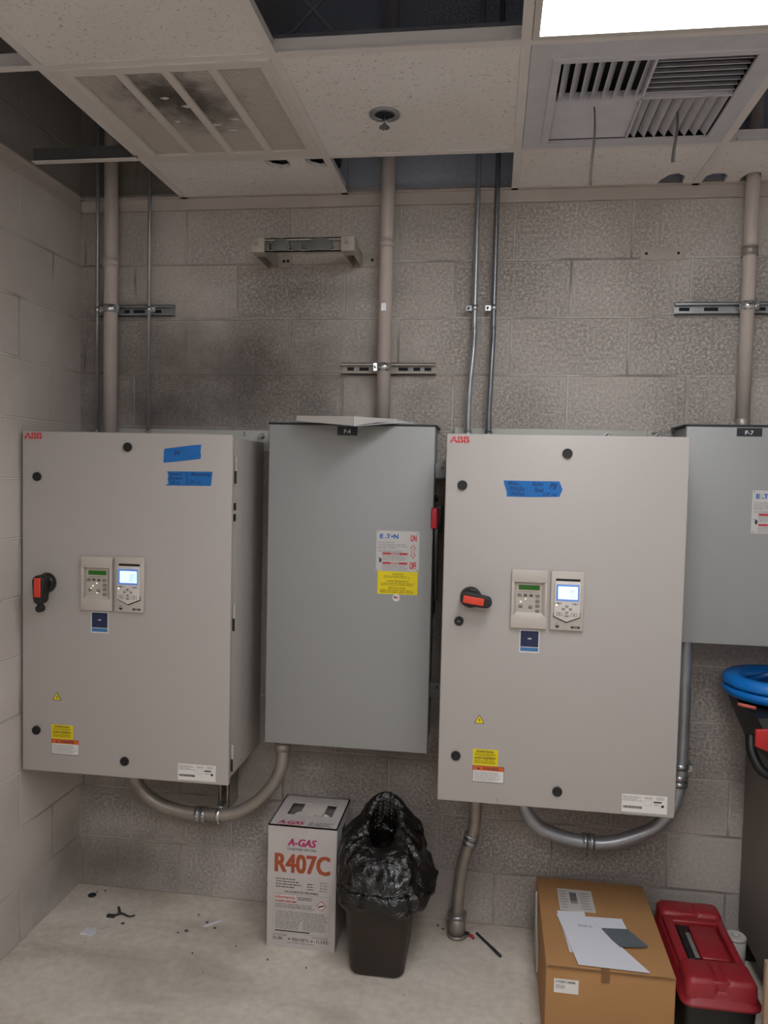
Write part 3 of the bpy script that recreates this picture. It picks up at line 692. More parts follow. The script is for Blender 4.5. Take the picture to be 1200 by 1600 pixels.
b = MB(); b.cyl((.148, -.05, 1.779), .019, .03, 'z', 'emt', 16); b.build('fitting', t)
t = vpipe(1.193, -.050, 1.83, ZT, .0245, 'paintpipe', 'cream painted pipe rising from the P-4 disconnect box', collars=[(2.485, .03, 'paintpipe')], clamps=[2.048], group='cream painted pipes', ear=-1)
b = MB(); b.box(1.182, 1.200, -.0765, -.073, 2.245, 2.272, 'chrome'); b.build('bare_patch', t)['label'] = 'bare metal patch'
t = vpipe(2.426, -.050, 1.875, ZT, .0225, 'paintpipe', 'cream painted pipe rising from the P-7 disconnect box', collars=[(2.440, .032, 'galvdull')], clamps=[2.258], group='cream painted pipes', ear=1)
b = MB(); b.cyl((2.426, -.05, 1.845), .026, .035, 'z', 'galvdull', 8, bev=.002); b.cyl((2.426, -.05, 1.842), .031, .008, 'z', 'galvdull', 24); b.box(2.385, 2.405, -.055, -.045, 1.858, 1.868, 'galvdull'); b.build('fitting', t)
# slim conduits at the left
for (x, lab, zc) in [(.092, 'slim steel conduit between the left corner and the cream pipe', 2.262), (.298, 'slim steel conduit right of the cream pipe by the left corner', 2.262)]:
    t = thing('conduit', lab, 'conduit', (x, -.045, 1.79), 'slim steel conduits')
    b = MB(); b.tube([(x, -.045, 1.79), (x, -.045, ZT)], .0070, 'emt', seg=14, straight=True); b.build('tube', t)
    b = MB(); b.cyl((x, -.045, 1.782), .011, .014, 'z', 'emt', 8); b.cyl((x, -.045, 1.796), .0085, .014, 'z', 'galvdull', 12); b.build('fitting', t)
    b = MB(); b.ring((x, -.045, zc-.011), .0070, .0085, .022, 'z', 'chrome', 14); b.box(x+.006, x+.024, -.047, -.043, zc-.010, zc+.010, 'chrome'); b.cyl((x+.016, -.053, zc), .0045, .03, 'y', 'chrome', 8); b.build('clamp', t)
# two thin conduits above the P8 cabinet, kinked
for (xa, xb, m, lab) in [(1.512, 1.501, 'emt', 'thin bent conduit into the P8 cabinet, left of the pair'), (1.579, 1.573, 'emtdark', 'thin darker conduit into the P8 cabinet, right of the pair')]:
    t = thing('conduit', lab, 'conduit', (xb, -.05, 1.79), 'pair of bent conduits')
    b = MB(); b.tube([(xa, -.040, ZT), (xa, -.040, 2.30), (xa+.001, -.040, 2.19), (xa-.001, -.055, 2.10), (xb+.002, -.062, 1.98), (xb, -.062, 1.90), (xb, -.062, 1.79)], .0092, m, seg=16); b.build('tube', t)
    b = MB(); b.cyl((xb, -.062, 1.80), .0135, .022, 'z', m, 8); b.cyl((xb, -.062, 1.822), .0115, .01, 'z', m, 16); b.box(xb-.004, xb+.024, -.066, -.058, 1.800, 1.805, m); b.build('fitting', t)
    b = MB(); b.ring((xa, -.040, 2.251), .0092, .011, .018, 'z', 'chrome', 18); b.box(xa-.030, xa-.008, -.040, -.038, 2.250, 2.268, 'chrome'); b.cyl((xa-.022, -.044, 2.259), .004, .044, 'y', 'blackm', 8); b.build('strap', t)

# ------------------------------------------------------------------ cantilever bracket
t = thing('wall_bracket', 'cream U-shaped wall bracket high on the wall above the P-4 box', 'bracket', (.93, 0, 2.43))
zb0, zb1 = 2.420, 2.468
b = MB(); b.box(.762, 1.092, -.202, -.182, zb1-.004, zb1, 'strutpaint'); b.box(.762, 1.092, -.202, -.182, zb0, zb0+.004, 'strutpaint'); b.box(.762, 1.092, -.184, -.182, zb0, zb1, 'strutpaint')
b.box(.762, 1.092, -.202, -.200, zb1-.009, zb1, 'strutpaint'); b.box(.762, 1.092, -.202, -.200, zb0, zb0+.007, 'strutpaint')
fb = b.build('front_bar', t)
b = MB()
for (u, ww) in [(.845, .035), (.98, .05), (.905, .016), (.797, .010)]:
    b.prism([(u-ww, zb0+.012), (u-ww*.6, zb0+.004), (u+ww*.7, zb0+.003), (u+ww, zb0+.014), (u+ww*.9, zb1-.014), (u+ww*.4, zb1-(.001 if ww > .03 else .012)), (u-ww*.3, zb1-(.001 if ww > .03 else .012)), (u-ww*.9, zb1-.015)], 'y', -.2035, -.184, 'smear', bev=.0015)
b.build('filler_patch', fb)['label'] = 'grey smeared patches'
for x0 in (.742, 1.058):
    b = MB(); b.box(x0, x0+.048, -.212, -.150, zb0-.002, zb1+.002, 'strutpaint', bev=.004); b.cyl((x0+.022, -.215, 2.446), .006, .004, 'y', 'strutpaint', 6); b.build('end_cap', t)
    b = MB(); b.box(x0+.004, x0+.007, -.16, -.004, zb0-.004, zb1-.004, 'strutpaint'); b.box(x0+.037, x0+.040, -.16, -.004, zb0-.004, zb1-.004, 'strutpaint'); b.box(x0+.004, x0+.040, -.16, -.004, zb1-.007, zb1-.004, 'strutpaint'); b.build('arm', t)
for (xa_, xb_, hs) in ((.720, .835, (.805, .82)), (1.052, 1.150, (1.135,))):
    b = MB(); b.box(xa_, xb_, -.005, 0, 2.418, 2.462, 'strutpaint')
    for x in hs: b.cyl((x, -.008, 2.442), .005, .004, 'y', 'dark', 10)
    b.build('wall_plate', t)

t = thing('mounting_plate', 'flat bare steel plate with two screw holes, high on the wall at the right', 'plate', (2.154, 0, 2.447))
b = MB(); b.box(2.079, 2.229, -.004, 0, 2.428, 2.466, 'strutpaint'); b.build('plate', t)
for x in (2.098, 2.205):
    b = MB(); b.cyl((x, -.0065, 2.450), .005, .003, 'y', 'blackm', 10); b.build('screw', t)

# ------------------------------------------------------------------ drive cabinets
D = .40
def latch(parent, x, z):
    b = MB(); b.cyl((x, -D-.006, z), .0152, .006, 'y', 'black', 28, bev=.0015); b.ring((x, -D-.0065, z), .0125, .0148, .001, 'y', 'blackm', 28)
    b.box(x-.0075, x+.0075, -D-.0075, -D-.006, z-.0015, z+.0015, 'blackm'); b.build('latch', parent)

def keypad(t, x0, z0, x1, z1, bright):
    w, h = x1-x0, z1-z0
    X = lambda u: x0+u*w
    Z = lambda v: z1-v*h
    b = MB(); th = .013
    ru0, ru1, rv0, rv1 = .09, .91, .215, .775
    # frame with an opening
    for (a, c, d, e_) in [(0, 1, 0, rv0), (0, 1, rv1, 1), (0, ru0, rv0-.01, rv1+.01), (ru1, 1, rv0-.01, rv1+.01)]:
        b.box(X(a), X(c), -D-th, -D, Z(e_), Z(d), 'kp', bev=.0022)
    # sloped sill
    b.add([(X(ru0), -D-th+.001, Z(rv1)), (X(ru1), -D-th+.001, Z(rv1)), (X(ru1-.06), -D-.003, Z(rv1-.05)), (X(ru0+.06), -D-.003, Z(rv1-.05))], [(0, 1, 2, 3)], 'kp')
    b.add([(X(ru1), -D-th+.001, Z(rv0)), (X(ru1), -D-th+.001, Z(rv1)), (X(ru1-.07), -D-.003, Z(rv1-.05)), (X(ru1-.07), -D-.003, Z(rv0+.03))], [(0, 1, 2, 3)], 'kp')
    k = b.build('keypad', t)
    f = Flat((0, -D-.0012, 0)); f.sheet(X(.13), Z(.745), X(.87), Z(.225), 'kpin', 2)
    f.text('__________', X(.2), Z(.382), X(.75), Z(.378), 'kpkey', 3)
    f.lines(X(.30), Z(.385), X(.68), Z(.37), 1, 'kpkey', 3, .5, 3, 0)
    f.lines(X(.30), Z(.735), X(.70), Z(.722), 1, 'kpkey', 3, .5, 5, 0)
    f.build('keypad_face', k)
    f = Flat((0, -D-.0012, 0)); f.rect(X(.205), Z(.345), X(.785), Z(.265), 'lcd', 3); f.build('display', k)['label'] = 'dark green lit display'
    for (u, v) in [(.235, .435), (.395, .435), (.555, .435), (.725, .44), (.735, .53), (.735, .61), (.735, .70), (.27, .625), (.54, .635)]:
        b = MB(); b.box(X(u-.055), X(u+.055), -D-.005, -D-.002, Z(v+.026), Z(v-.026), 'kpkey', bev=.0012); b.build('key', k)
    f = Flat((0, -D-.0055, 0)); f.poly([(X(.36), Z(.42)), (X(.43), Z(.42)), (X(.395), Z(.45))], 'blackm', 1); f.poly([(X(.52), Z(.45)), (X(.59), Z(.45)), (X(.555), Z(.42))], 'blackm', 1); f.build('arrow_marks', k)
    for (u, v) in bright:
        b = MB(); b.cyl((X(u), -D-.0045, Z(v)), .0017, .002, 'y', 'led', 10); b.build('indicator_lamp', k)

def drive_panel(t, x0, z0, x1, z1):
    w, h = x1-x0, z1-z0
    X = lambda u: x0+u*w
    Z = lambda v: z1-v*h
    b = MB(); b.box(x0, x1, -D-.011, -D, z0, z1, 'kp', bev=.003)
    b.box(X(.15), X(.87), -D-.0112, -D-.0105, Z(.165), Z(.125), 'black')
    k = b.build('control_panel', t)
    # handheld unit with pointed bottom
    b = MB(); b.prism([(X(.12), Z(.20)), (X(.16), Z(.165)), (X(.85), Z(.165)), (X(.89), Z(.20)), (X(.88), Z(.76)), (X(.49), Z(.845)), (X(.11), Z(.755))], 'y', -D-.0175, -D-.011, 'kplight', bev=.0012)
    b.build('operator_unit', k)
    b = MB(); b.prism([(X(.10), Z(.70)), (X(.90), Z(.70)), (X(.90), Z(.775)), (X(.49), Z(.868)), (X(.09), Z(.77))], 'y', -D-.0118, -D-.0108, 'black'); b.build('unit_shadow', k)  # black sheet stands in for the shade under the operator unit
    f = Flat((0, -D-.0176, 0)); f.rect(X(.16), Z(.495), X(.84), Z(.215), 'bluebez', 1); f.rect(X(.22), Z(.462), X(.80), Z(.25), 'screen', 2)
    f.lines(X(.55), Z(.44), X(.76), Z(.30), 4, 'skyblue', 3, .18, 8, .5); f.build('display', k)['label'] = 'glowing pale blue display'
    for (u, v, a, c) in [(.24, .535, .09, .012), (.73, .54, .09, .012), (.49, .585, .05, .02), (.385, .63, .045, .02), (.60, .63, .045, .02), (.49, .69, .05, .022), (.27, .715, .085, .028), (.71, .72, .085, .028), (.49, .745, .08, .014)]:
        f = Flat((0, -D-.0176, 0)); f.frame(X(u-a), Z(v+c), X(u+a), Z(v-c), .0012, 'kpkey', 1)
        f.disc(X(u), Z(v), .002, 'txt', 2, 8); f.build('key', k)
    f = Flat((0, -D-.0176, 0)); f.disc(X(.18), Z(.565), .0024, 'led', 2, 10); f.build('indicator_lamp', k)
    f = Flat((0, -D-.0111, 0)); f.rect(X(.63), Z(.955), X(.90), Z(.92), 'txt', 1); f.text('ABB', X(.70), Z(.948), X(.83), Z(.927), 'kp', 2, .03)
    f.build('badge', k); f = Flat((0, -D-.0111, 0))
    f.rect(X(.185), Z(.93), X(.215), Z(.875), 'txtg', 1); f.rect(X(.235), Z(.93), X(.265), Z(.875), 'txtg', 1)
    f.poly([(X(.14), Z(.92)), (X(.31), Z(.92)), (X(.225), Z(.965))], 'txt', 1); f.build('arrow_symbol', k)

def rotary_handle(t, cx, cz, ang, tip):
    b = MB(); b.cyl((cx, -D-.022, cz), .029, .022, 'y', 'black', 36, r2=.034, bev=.003)
    k = b.build('rotary_handle', t)
    R = Matrix.Translation((cx, 0, cz)) @ Matrix.Rotation(-ang, 4, 'Y')
    tb = MB(); o = arc(-.010, 0, .021, 90, 270, 8) + arc(.050, 0, .017, 270, 450, 8)
    tb.prism(o, 'y', -D-.060, -D-.020, 'blackm', bev=.004)
    if tip: tb.cyl((.082, -D-.055, 0), .0125, .025, 'y', 'blackm', 16, bev=.002); tb.box(.060, .080, -D-.052, -D-.034, -.006, .006, 'blackm')
    tb.bm.transform(R); tb.build('grip', k)
    tb = MB(); tb.box(-.022, .042, -D-.064, -D-.058, -.0115, .0115, 'redgrip', bev=.002)
    for q in range(8): tb.box(-.017+q*.0072, -.0145+q*.0072, -D-.0652, -D-.0635, -.010, .010, 'redgrip')
    tb.bm.transform(R); tb.build('grip_insert', k)['label'] = 'orange red ribbed insert'

def torn(f, pts, m='tape', l=1):
    f.plate(pts, m, l)

def cabinet(x0, x1, z0, z1, label, name, latches, logo, tri, warn_y, warn_o, plate, kp, pn, qr, bright, handle, flange, extra):
    t = thing('drive_cabinet', label, 'electrical cabinet', (x0, 0, z0), 'light grey variable speed drive cabinets')
    b = MB()
    b.box(x0+.010, x1-.010, -D+.024, -.012, z0+.008, z1-.010, 'abb', bev=.003); b.build('body', t)
    b = MB(); b.box(flange[0], flange[1], -.0125, -.0015, z1-.045, flange[2], 'abbback', bev=.0015); b.box(x0+.03, x1-.03, -.0125, -.0015, z0+.03, z1-.045, 'abbback'); b.box(flange[0], flange[0]+.012, -.022, -.010, z1-.02, flange[2], 'abbback'); b.box(flange[1]-.012, flange[1], -.022, -.010, z1-.02, flange[2], 'abbback')
    bp = b.build('back_plate', t)
    for xx in flange[3]:
        b = MB(); b.cyl((xx, -.030, flange[2]-.022), .010, .018, 'y', 'galv', 6); b.cyl((xx, -.038, flange[2]-.022), .0055, .01, 'y', 'galv', 12); b.cyl((xx, -.014, flange[2]-.022), .014, .003, 'y', 'galv', 20); b.build('bolt', bp)
    b = MB(); b.box(x0, x1, -D, -D+.022, z0, z1, 'abb', bev=.004, seg=3); door = b.build('door', t)
    b = MB(); b.box(x0+.013, x1-.013, -D+.021, -D+.025, z0+.012, z1-.013, 'blackm'); b.build('gasket', door)
    for (lx, lz) in latches: latch(t, lx, lz)
    for zc in (z1-.115, z1-.115-.49, z0+.085):
        b = MB(); b.box(x1-.003, x1+.006, -D+.028, -D+.042, zc-.043, zc+.043, 'abb', bev=.002); b.box(x1-.001, x1+.0063, -D+.0276, -D+.0282, zc-.046, zc-.004, 'blackm'); b.build('hinge', t)
    # logo
    f = Flat((0, -D, 0)); a = logo; f.text('ABB', a[0], a[1], a[2], a[3], 'logo', 1, .06)
    w3 = (a[2]-a[0])/3
    f.rect(a[0]-.001, (a[1]+a[3])/2-.0007, a[2]+.001, (a[1]+a[3])/2+.0007, 'abb', 2)
    for k_ in range(3): f.rect(a[0]+w3*(k_+.5)-.0006, a[1]-.0005, a[0]+w3*(k_+.5)+.0006, a[3]+.0005, 'abb', 2)
    f.build('logo', door)
    # shock hazard triangle
    f = Flat((0, -D, 0)); x, z = tri; f.poly([(x-.0165, z-.012), (x+.0165, z-.012), (x, z+.017)], 'txt', 1); f.poly([(x-.0135, z-.0103), (x+.0135, z-.0103), (x, z+.0135)], 'yellow', 2)
    f.poly([(x+.0015, z+.008), (x-.003, z-.001), (x, z-.001), (x-.0015, z-.0085), (x+.0035, z+.001), (x+.0005, z+.001)], 'txt', 3); f.build('hazard_sticker', door)
    # yellow notice
    f = Flat((0, -D, 0)); a = warn_y; f.sheet(a[0], a[1], a[2], a[3], 'yellow', 1); W_, H_ = a[2]-a[0], a[3]-a[1]
    f.text('ADVERTENCIA', a[0]+W_*.13, a[1]+H_*.80, a[0]+W_*.83, a[1]+H_*.93, 'txt', 2, .03); f.lines(a[0]+W_*.08, a[1]+H_*.59, a[0]+W_*.92, a[1]+H_*.76, 3, 'txty', 2, .4, 4, .1)
    f.text('AVERTISSEMENT', a[0]+W_*.06, a[1]+H_*.40, a[0]+W_*.92, a[1]+H_*.54, 'txt', 2, .03); f.lines(a[0]+W_*.06, a[1]+H_*.12, a[0]+W_*.92, a[1]+H_*.36, 4, 'txty', 2, .4, 6, .1)
    f.build('yellow_notice', door)
    # warning label
    f = Flat((0, -D, 0)); a = warn_o; W_, H_ = a[2]-a[0], a[3]-a[1]; f.sheet(a[0], a[1], a[2], a[3], 'white', 2.2)
    f.rect(a[0], a[1]+H_*.70, a[2], a[3], 'orange', 3); f.frame(a[0], a[1], a[2], a[3], .0012, 'txt', 4)
    f.text('WARNING', a[0]+W_*.32, a[1]+H_*.76, a[0]+W_*.83, a[1]+H_*.92, 'txt', 4, .02); f.poly([(a[0]+W_*.15, a[1]+H_*.77), (a[0]+W_*.23, a[1]+H_*.77), (a[0]+W_*.19, a[1]+H_*.92)], 'txt', 4)
    f.lines(a[0]+W_*.05, a[1]+H_*.08, a[0]+W_*.93, a[1]+H_*.64, 7, 'txtg', 4, .35, 9, .25); f.build('warning_label', door)
    # rating plate
    f = Flat((0, -D, 0)); a = plate; W_, H_ = a[2]-a[0], a[3]-a[1]; f.sheet(a[0], a[1], a[2], a[3], 'white', 1)
    f.lines(a[0]+W_*.02, a[1]+H_*.62, a[0]+W_*.48, a[1]+H_*.92, 4, 'txtg', 2, .4, 12, .5); f.lines(a[0]+W_*.50, a[1]+H_*.78, a[0]+W_*.68, a[1]+H_*.90, 2, 'rust', 2, .4, 12, .1)
    f.lines(a[0]+W_*.76, a[1]+H_*.76, a[0]+W_*.97, a[1]+H_*.94, 3, 'txtg', 2, .4, 15, .2); f.rect(a[0]+W_*.70, a[1]+H_*.60, a[0]+W_*.88, a[1]+H_*.68, 'txt', 2)
    f.rect(a[0]+W_*.87, a[1]+H_*.36, a[0]+W_*.93, a[1]+H_*.50, 'txt', 2); f.lines(a[0]+W_*.72, a[1]+H_*.44, a[0]+W_*.84, a[1]+H_*.54, 2, 'txtg', 2, .4, 2, .2)
    rd = random.Random(4); u = a[0]+W_*.03
    while u < a[0]+W_*.45:
        ww = W_*(.003+.006*rd.random()); f.rect(u, a[1]+H_*.22, u+ww, a[1]+H_*.36, 'txt', 2); u += ww+W_*.004
    f.frame(a[0]+W_*.5, a[1]+H_*.42, a[0]+W_*.66, a[1]+H_*.72, .0006, 'txtg', 2); f.build('rating_plate', door)
    # blue sticker (its code pattern left out)
    f = Flat((0, -D, 0)); a = qr; f.sheet(a[0], a[1], a[2], a[3], 'white', 1); f.rect(a[0]+.003, a[1]+.018, a[2]-.003, a[3]-.003, 'navy', 2); f.rect(a[0]+.003, a[1]+.004, a[2]-.003, a[1]+.016, 'skyblue', 2)
    f.text('ABB', (a[0]+a[2])/2-.006, (a[1]+a[3])/2+.006, (a[0]+a[2])/2+.006, (a[1]+a[3])/2+.011, 'white', 3, .03)
    f.build('blue_sticker', door)
    keypad(t, *kp, bright); drive_panel(t, *pn)
    rotary_handle(t, *handle)
    extra(t, door)
    return t

def left_extra(t, door):
    f = Flat((0, -D, 0)); torn(f, [(.516, 1.686), (.560, 1.690), (.643, 1.701), (.645, 1.712), (.643, 1.722), (.645, 1.748), (.600, 1.743), (.519, 1.732), (.517, 1.720)], l=1)
    f.text('P4', .553, 1.709, .572, 1.727, 'ink', 2, 0, .25, .1); f.build('painters_tape', door)['label'] = 'blue tape marked P4'
    f = Flat((0, -D, 0)); torn(f, [(.522, 1.611), (.600, 1.612), (.680, 1.613), (.683, 1.640), (.685, 1.660), (.600, 1.659), (.529, 1.658), (.533, 1.645), (.531, 1.630), (.534, 1.618)], l=1)
    f.text('Brown/w', .538, 1.645, .580, 1.655, 'ink', 2, .005, .3); f.text('Orange/w', .537, 1.630, .584, 1.641, 'ink', 2, .005, .3); f.text('CP 12', .541, 1.616, .574, 1.626, 'ink', 2, .005, .3)
    f.rect(.5965, 1.614, .5985, 1.657, 'ink', 2); f.text('Blue/white', .612, 1.645, .678, 1.656, 'ink', 2, .005, .3); f.text('CP 14', .607, 1.619, .645, 1.629, 'ink', 2, .005, .3)
    f.build('painters_tape', door)['label'] = 'blue tape with wire colours and CP 14'
    for z in (1.545, 1.508):
        b = MB(); b.box(.738, .7425, -D+.048, -D+.070, z-.012, z+.012, 'blackm'); b.build('knockout_plug', t)
    f = Flat((.66, -.0125, 1.803)); f.text('5', 0, -.008, .009, .008, 'txt', 1); f.build('stamped_mark', t)

cabinet(.013, .751, .617, 1.783, 'light grey drive cabinet marked P4, beside the left wall', 'a',
        [(.392, 1.735), (.069, 1.630), (.067, .760), (.388, .675)], (.021, 1.757, .086, 1.778), (.141, .880), (.122, .735, .200, .784), (.122, .682, .222, .735), (.576, .627, .708, .682),
        (.232, 1.185, .343, 1.368), (.352, 1.184, .455, 1.371), (.264, 1.108, .326, 1.180), [(.48, .50), (.36, .55), (.49, .675), (.30, .60)], (.106, 1.272, math.radians(-90), True),
        (.075, .775, 1.817, [.735]), left_extra)

def right_extra(t, door):
    f = Flat((0, -D, 0)); torn(f, [(1.626, 1.654), (1.700, 1.654), (1.796, 1.655), (1.800, 1.645), (1.806, 1.630), (1.797, 1.607), (1.700, 1.604), (1.637, 1.604), (1.636, 1.620), (1.629, 1.640)], l=1)
    T = [('BRN/w', 1.640, 1.640, 1.675, 1.651), ('ORANGE/w', 1.642, 1.623, 1.692, 1.636), ('GREEN/w', 1.647, 1.608, 1.692, 1.620), ('Boiler', 1.714, 1.639, 1.748, 1.652), ('Panel', 1.720, 1.620, 1.749, 1.634), ('P8', 1.767, 1.631, 1.789, 1.649), ('CP 14', 1.748, 1.608, 1.788, 1.619)]
    for q in T: f.text(*q, 'ink', 2, .004, .3, -.05)
    f.build('painters_tape', door)['label'] = 'blue tape marked P8'
    b = MB(); b.cyl((1.500, -D-.007, 1.208), .0145, .007, 'y', 'black', 24, bev=.0015); b.cyl((1.500, -D-.009, 1.208), .009, .003, 'y', 'blackm', 16); b.box(1.495, 1.505, -D-.0097, -D-.009, 1.207, 1.209, 'galv'); b.build('lock_cylinder', t)
    f = Flat((0, -D, 0)); f.poly([(1.634, .648), (1.6355, .648), (1.639, .632), (1.6375, .632)], 'redink', 1); f.build('scratch', door)

cabinet(1.446, 2.177, .627, 1.797, 'light grey drive cabinet marked P8, right of the P-4 box', 'b',
        [(1.817, 1.741), (1.499, 1.636), (1.502, .776), (1.821, .685)], (1.4565, 1.768, 1.5175, 1.788), (1.573, .896), (1.556, .749, 1.635, .802), (1.556, .697, 1.655, .750), (2.018, .638, 2.153, .694),
        (1.660, 1.196, 1.771, 1.379), (1.780, 1.195, 1.881, 1.379), (1.690, 1.119, 1.751, 1.190), [(.40, .50), (.27, .55)], (1.535, 1.285, math.radians(-8), False),
        (1.452, 2.135, 1.838, [1.99, 2.162]), right_extra)

# ------------------------------------------------------------------ safety switch boxes
E_ = .22
def nameplate(t, x0, z0, x1, z1, full=True):
    W_, H_ = x1-x0, z1-z0; X = lambda u: x0+u*W_; Z = lambda v: z1-v*H_
    f = Flat((0, -E_, 0)); f.sheet(x0, z0, x1, z1, 'whitem', 2)
    # logo letters
    f.text('E', X(.08), Z(.19), X(.165), Z(.08), 'eblue', 3, .07); f.poly([(X(.195), Z(.19)), (X(.245), Z(.19)), (X(.22), Z(.155))], 'eblue', 3); f.disc(X(.205), Z(.115), .0012, 'eblue', 3, 8)
    f.text('T', X(.235), Z(.19), X(.33), Z(.08), 'eblue', 3, .07); f.disc(X(.365), Z(.135), .0035, 'eblue', 3, 12); f.text('N', X(.40), Z(.19), X(.51), Z(.08), 'eblue', 3, .07)
    for i, (s_, e1) in enumerate([('Heavy Duty Safety Switch', .43), ('Interrupteur De Securite a Usage Intensif', .68), ('Interruptor De Seguridad De Servicio Pesado', .73), ('400 A, 600 V~, 50-60 Hz', .46)]):
        f.text(s_, X(.04), Z(.305+i*.046), X(e1), Z(.275+i*.046), 'txt', 3, .01)
    f.lines(X(.04), Z(.53), X(.6), Z(.475), 2, 'txtg', 3, .4, 1, .1)
    for v in (.565, .80):
        f.rect(X(.15), Z(v+.025), X(.73), Z(v-.025), 'redink', 3); f.rect(X(.34), Z(v+.018), X(.54), Z(v-.018), 'whitem', 4); f.text('DANGER', X(.38), Z(v+.014), X(.53), Z(v-.014), 'redink', 5, .02)
        f.poly([(X(.345), Z(v+.014)), (X(.375), Z(v+.014)), (X(.36), Z(v-.014))], 'redink', 5)
        f.lines(X(.15), Z(v+.17), X(.73), Z(v+.04), 4, 'txtg', 3, .4, int(v*100), .15)
    f.frame(X(.14), Z(.98), X(.745), Z(.53), .0006, 'txtg', 3)
    f.disc(X(.10), Z(.735), .0042, 'txt', 3, 16, .008); f.rect(X(.03), Z(.68), X(.10), Z(.672), 'txt', 3)
    f.text('ON', X(.79), Z(.245), X(.935), Z(.09), 'red', 3, .03); f.text('OFF', X(.785), Z(.93), X(.94), Z(.76), 'red', 3, .03)
    u = .86; ar = [(u, .33), (u+.07, .42), (u+.03, .42), (u+.03, .58), (u+.07, .58), (u, .67), (u-.07, .58), (u-.03, .58), (u-.03, .42), (u-.07, .42)]
    f.poly([(X(a), Z(c)) for a, c in ar], 'red', 3); ui = .012
    ai = [(u, .352), (u+.048, .41), (u+.018, .41), (u+.018, .59), (u+.048, .59), (u, .648), (u-.048, .59), (u-.018, .59), (u-.018, .41), (u-.048, .41)]
    f.poly([(X(a), Z(c)) for a, c in ai], 'whitem', 4)
    k = f.build('nameplate', t)
    for (a, c) in [(.035, .03), (.965, .05), (.03, .96), (.965, .965)]:
        b = MB(); b.cyl((X(a), -E_-.003, Z(c)), .0022, .002, 'y', 'chrome', 10); b.build('rivet', k)

def switch_box(x0, x1, z0, z1, label, plate, pl_text, name_xz):
    t = thing('disconnect_switch', label, 'switch box', (x0, 0, z0), 'grey safety switch boxes')
    b = MB(); b.box(x0+.008, x1-.006, -E_+.02, -.012, z0+.012, z1-.006, 'eaton', bev=.002)
    b.box(x0+.03, x1-.03, -.012, 0, z0+.03, z1-.03, 'eaton'); b.build('body', t)
    b = MB(); b.box(x0, x1, -E_, -E_+.026, z0, z1-.004, 'eaton', bev=.003); d = b.build('cover', t)
    b = MB(); b.box(x0-.003, x1+.003, -E_-.003, -.010, z1-.004, z1+.002, 'eatondark', bev=.0008); b.build('rain_lip', t)['label'] = 'dark top edge'
    f = Flat((0, -E_, 0)); a = name_xz; f.sheet(a[0], a[1], a[2], a[3], 'navy' if False else 'eatondark', 1)
    W_, H_ = a[2]-a[0], a[3]-a[1]; f.text(pl_text, a[0]+W_*.33, a[1]+H_*.20, a[0]+W_*.66, a[1]+H_*.68, 'white', 2, .02); f.build('tag_plate', t)
    nameplate(t, *plate)
    return t
t = switch_box(.821, 1.397, .708, 1.833, 'tall grey safety switch box marked P-4 between the two drive cabinets', (1.205, 1.334, 1.3525, 1.472), 'P-4', (1.062, 1.794, 1.131, 1.825))
f = Flat((0, -E_, 0)); a = (1.212, 1.255, 1.3495, 1.3335); W_, H_ = a[2]-a[0], a[3]-a[1]; f.sheet(*a, 'yellow', 1)
f.text('CAUTION', a[0]+W_*.36, a[1]+H_*.84, a[0]+W_*.64, a[1]+H_*.92, 'txty', 2, .02); f.lines(a[0]+W_*.15, a[1]+H_*.70, a[0]+W_*.85, a[1]+H_*.82, 2, 'txty', 2, .35, 2, .2)
f.text('AVERTISSEMENT', a[0]+W_*.22, a[1]+H_*.53, a[0]+W_*.78, a[1]+H_*.61, 'txty', 2, .02); f.lines(a[0]+W_*.08, a[1]+H_*.37, a[0]+W_*.92, a[1]+H_*.51, 2, 'txty', 2, .35, 4, .1)
f.text('PRECAUCION', a[0]+W_*.28, a[1]+H_*.23, a[0]+W_*.70, a[1]+H_*.31, 'txty', 2, .02); f.lines(a[0]+W_*.06, a[1]+H_*.05, a[0]+W_*.94, a[1]+H_*.21, 2, 'txty', 2, .35, 6, .1)
f.build('yellow_notice', t)
f = Flat((0, -E_, 0)); f.disc(1.2775, 1.2435, .0125, 'white', 1, 28); f.rect(1.269, 1.2395, 1.286, 1.2485, 'pink', 2); f.rect(1.269, 1.244, 1.277, 1.2485, 'flag', 3)
for k in range(3): f.rect(1.269 if k < 1 else 1.277, 1.2408+k*.0028, 1.286, 1.2418+k*.0028, 'white', 2.5)
f.build('flag_sticker', t)
# operating handle and lugs at its right side
b = MB(); b.box(1.391, 1.424, -.165, -.125, 1.47, 1.56, 'black', bev=.003); b.prism([(1.400, 1.50), (1.414, 1.50), (1.417, 1.24), (1.408, 1.235)], 'y', -.215, -.185, 'black', bev=.002)
b.box(1.396, 1.403, -.19, -.10, 1.18, 1.52, 'blackm', bev=.002); b.cyl((1.395, -.15, 1.585), .012, .012, 'x', 'black', 16)
h = b.build('operating_handle', t)
b = MB(); b.box(1.391, 1.412, -.235, -.165, 1.485, 1.555, 'red', bev=.004); b.box(1.4115, 1.414, -.215, -.19, 1.505, 1.535, 'red'); b.build('grip', h)['label'] = 'red handle grip'
for (za, zb) in [(1.655, 1.708), (.862, .918)]:
    b = MB(); b.box(1.385, 1.432, -.070, -.066, za, zb, 'eaton'); b.box(1.429, 1.433, -.066, -.010, za, zb, 'eaton'); b.cyl((1.415, -.074, (za+zb)/2+.01), .0045, .006, 'y', 'brass', 10); b.build('mounting_lug', t)
t = switch_box(2.206, 2.77, 1.138, 1.846, 'grey safety switch box marked P-7 at the right edge', (2.416, 1.502, 2.563, 1.640), 'P-7', (2.360, 1.811, 2.437, 1.838))

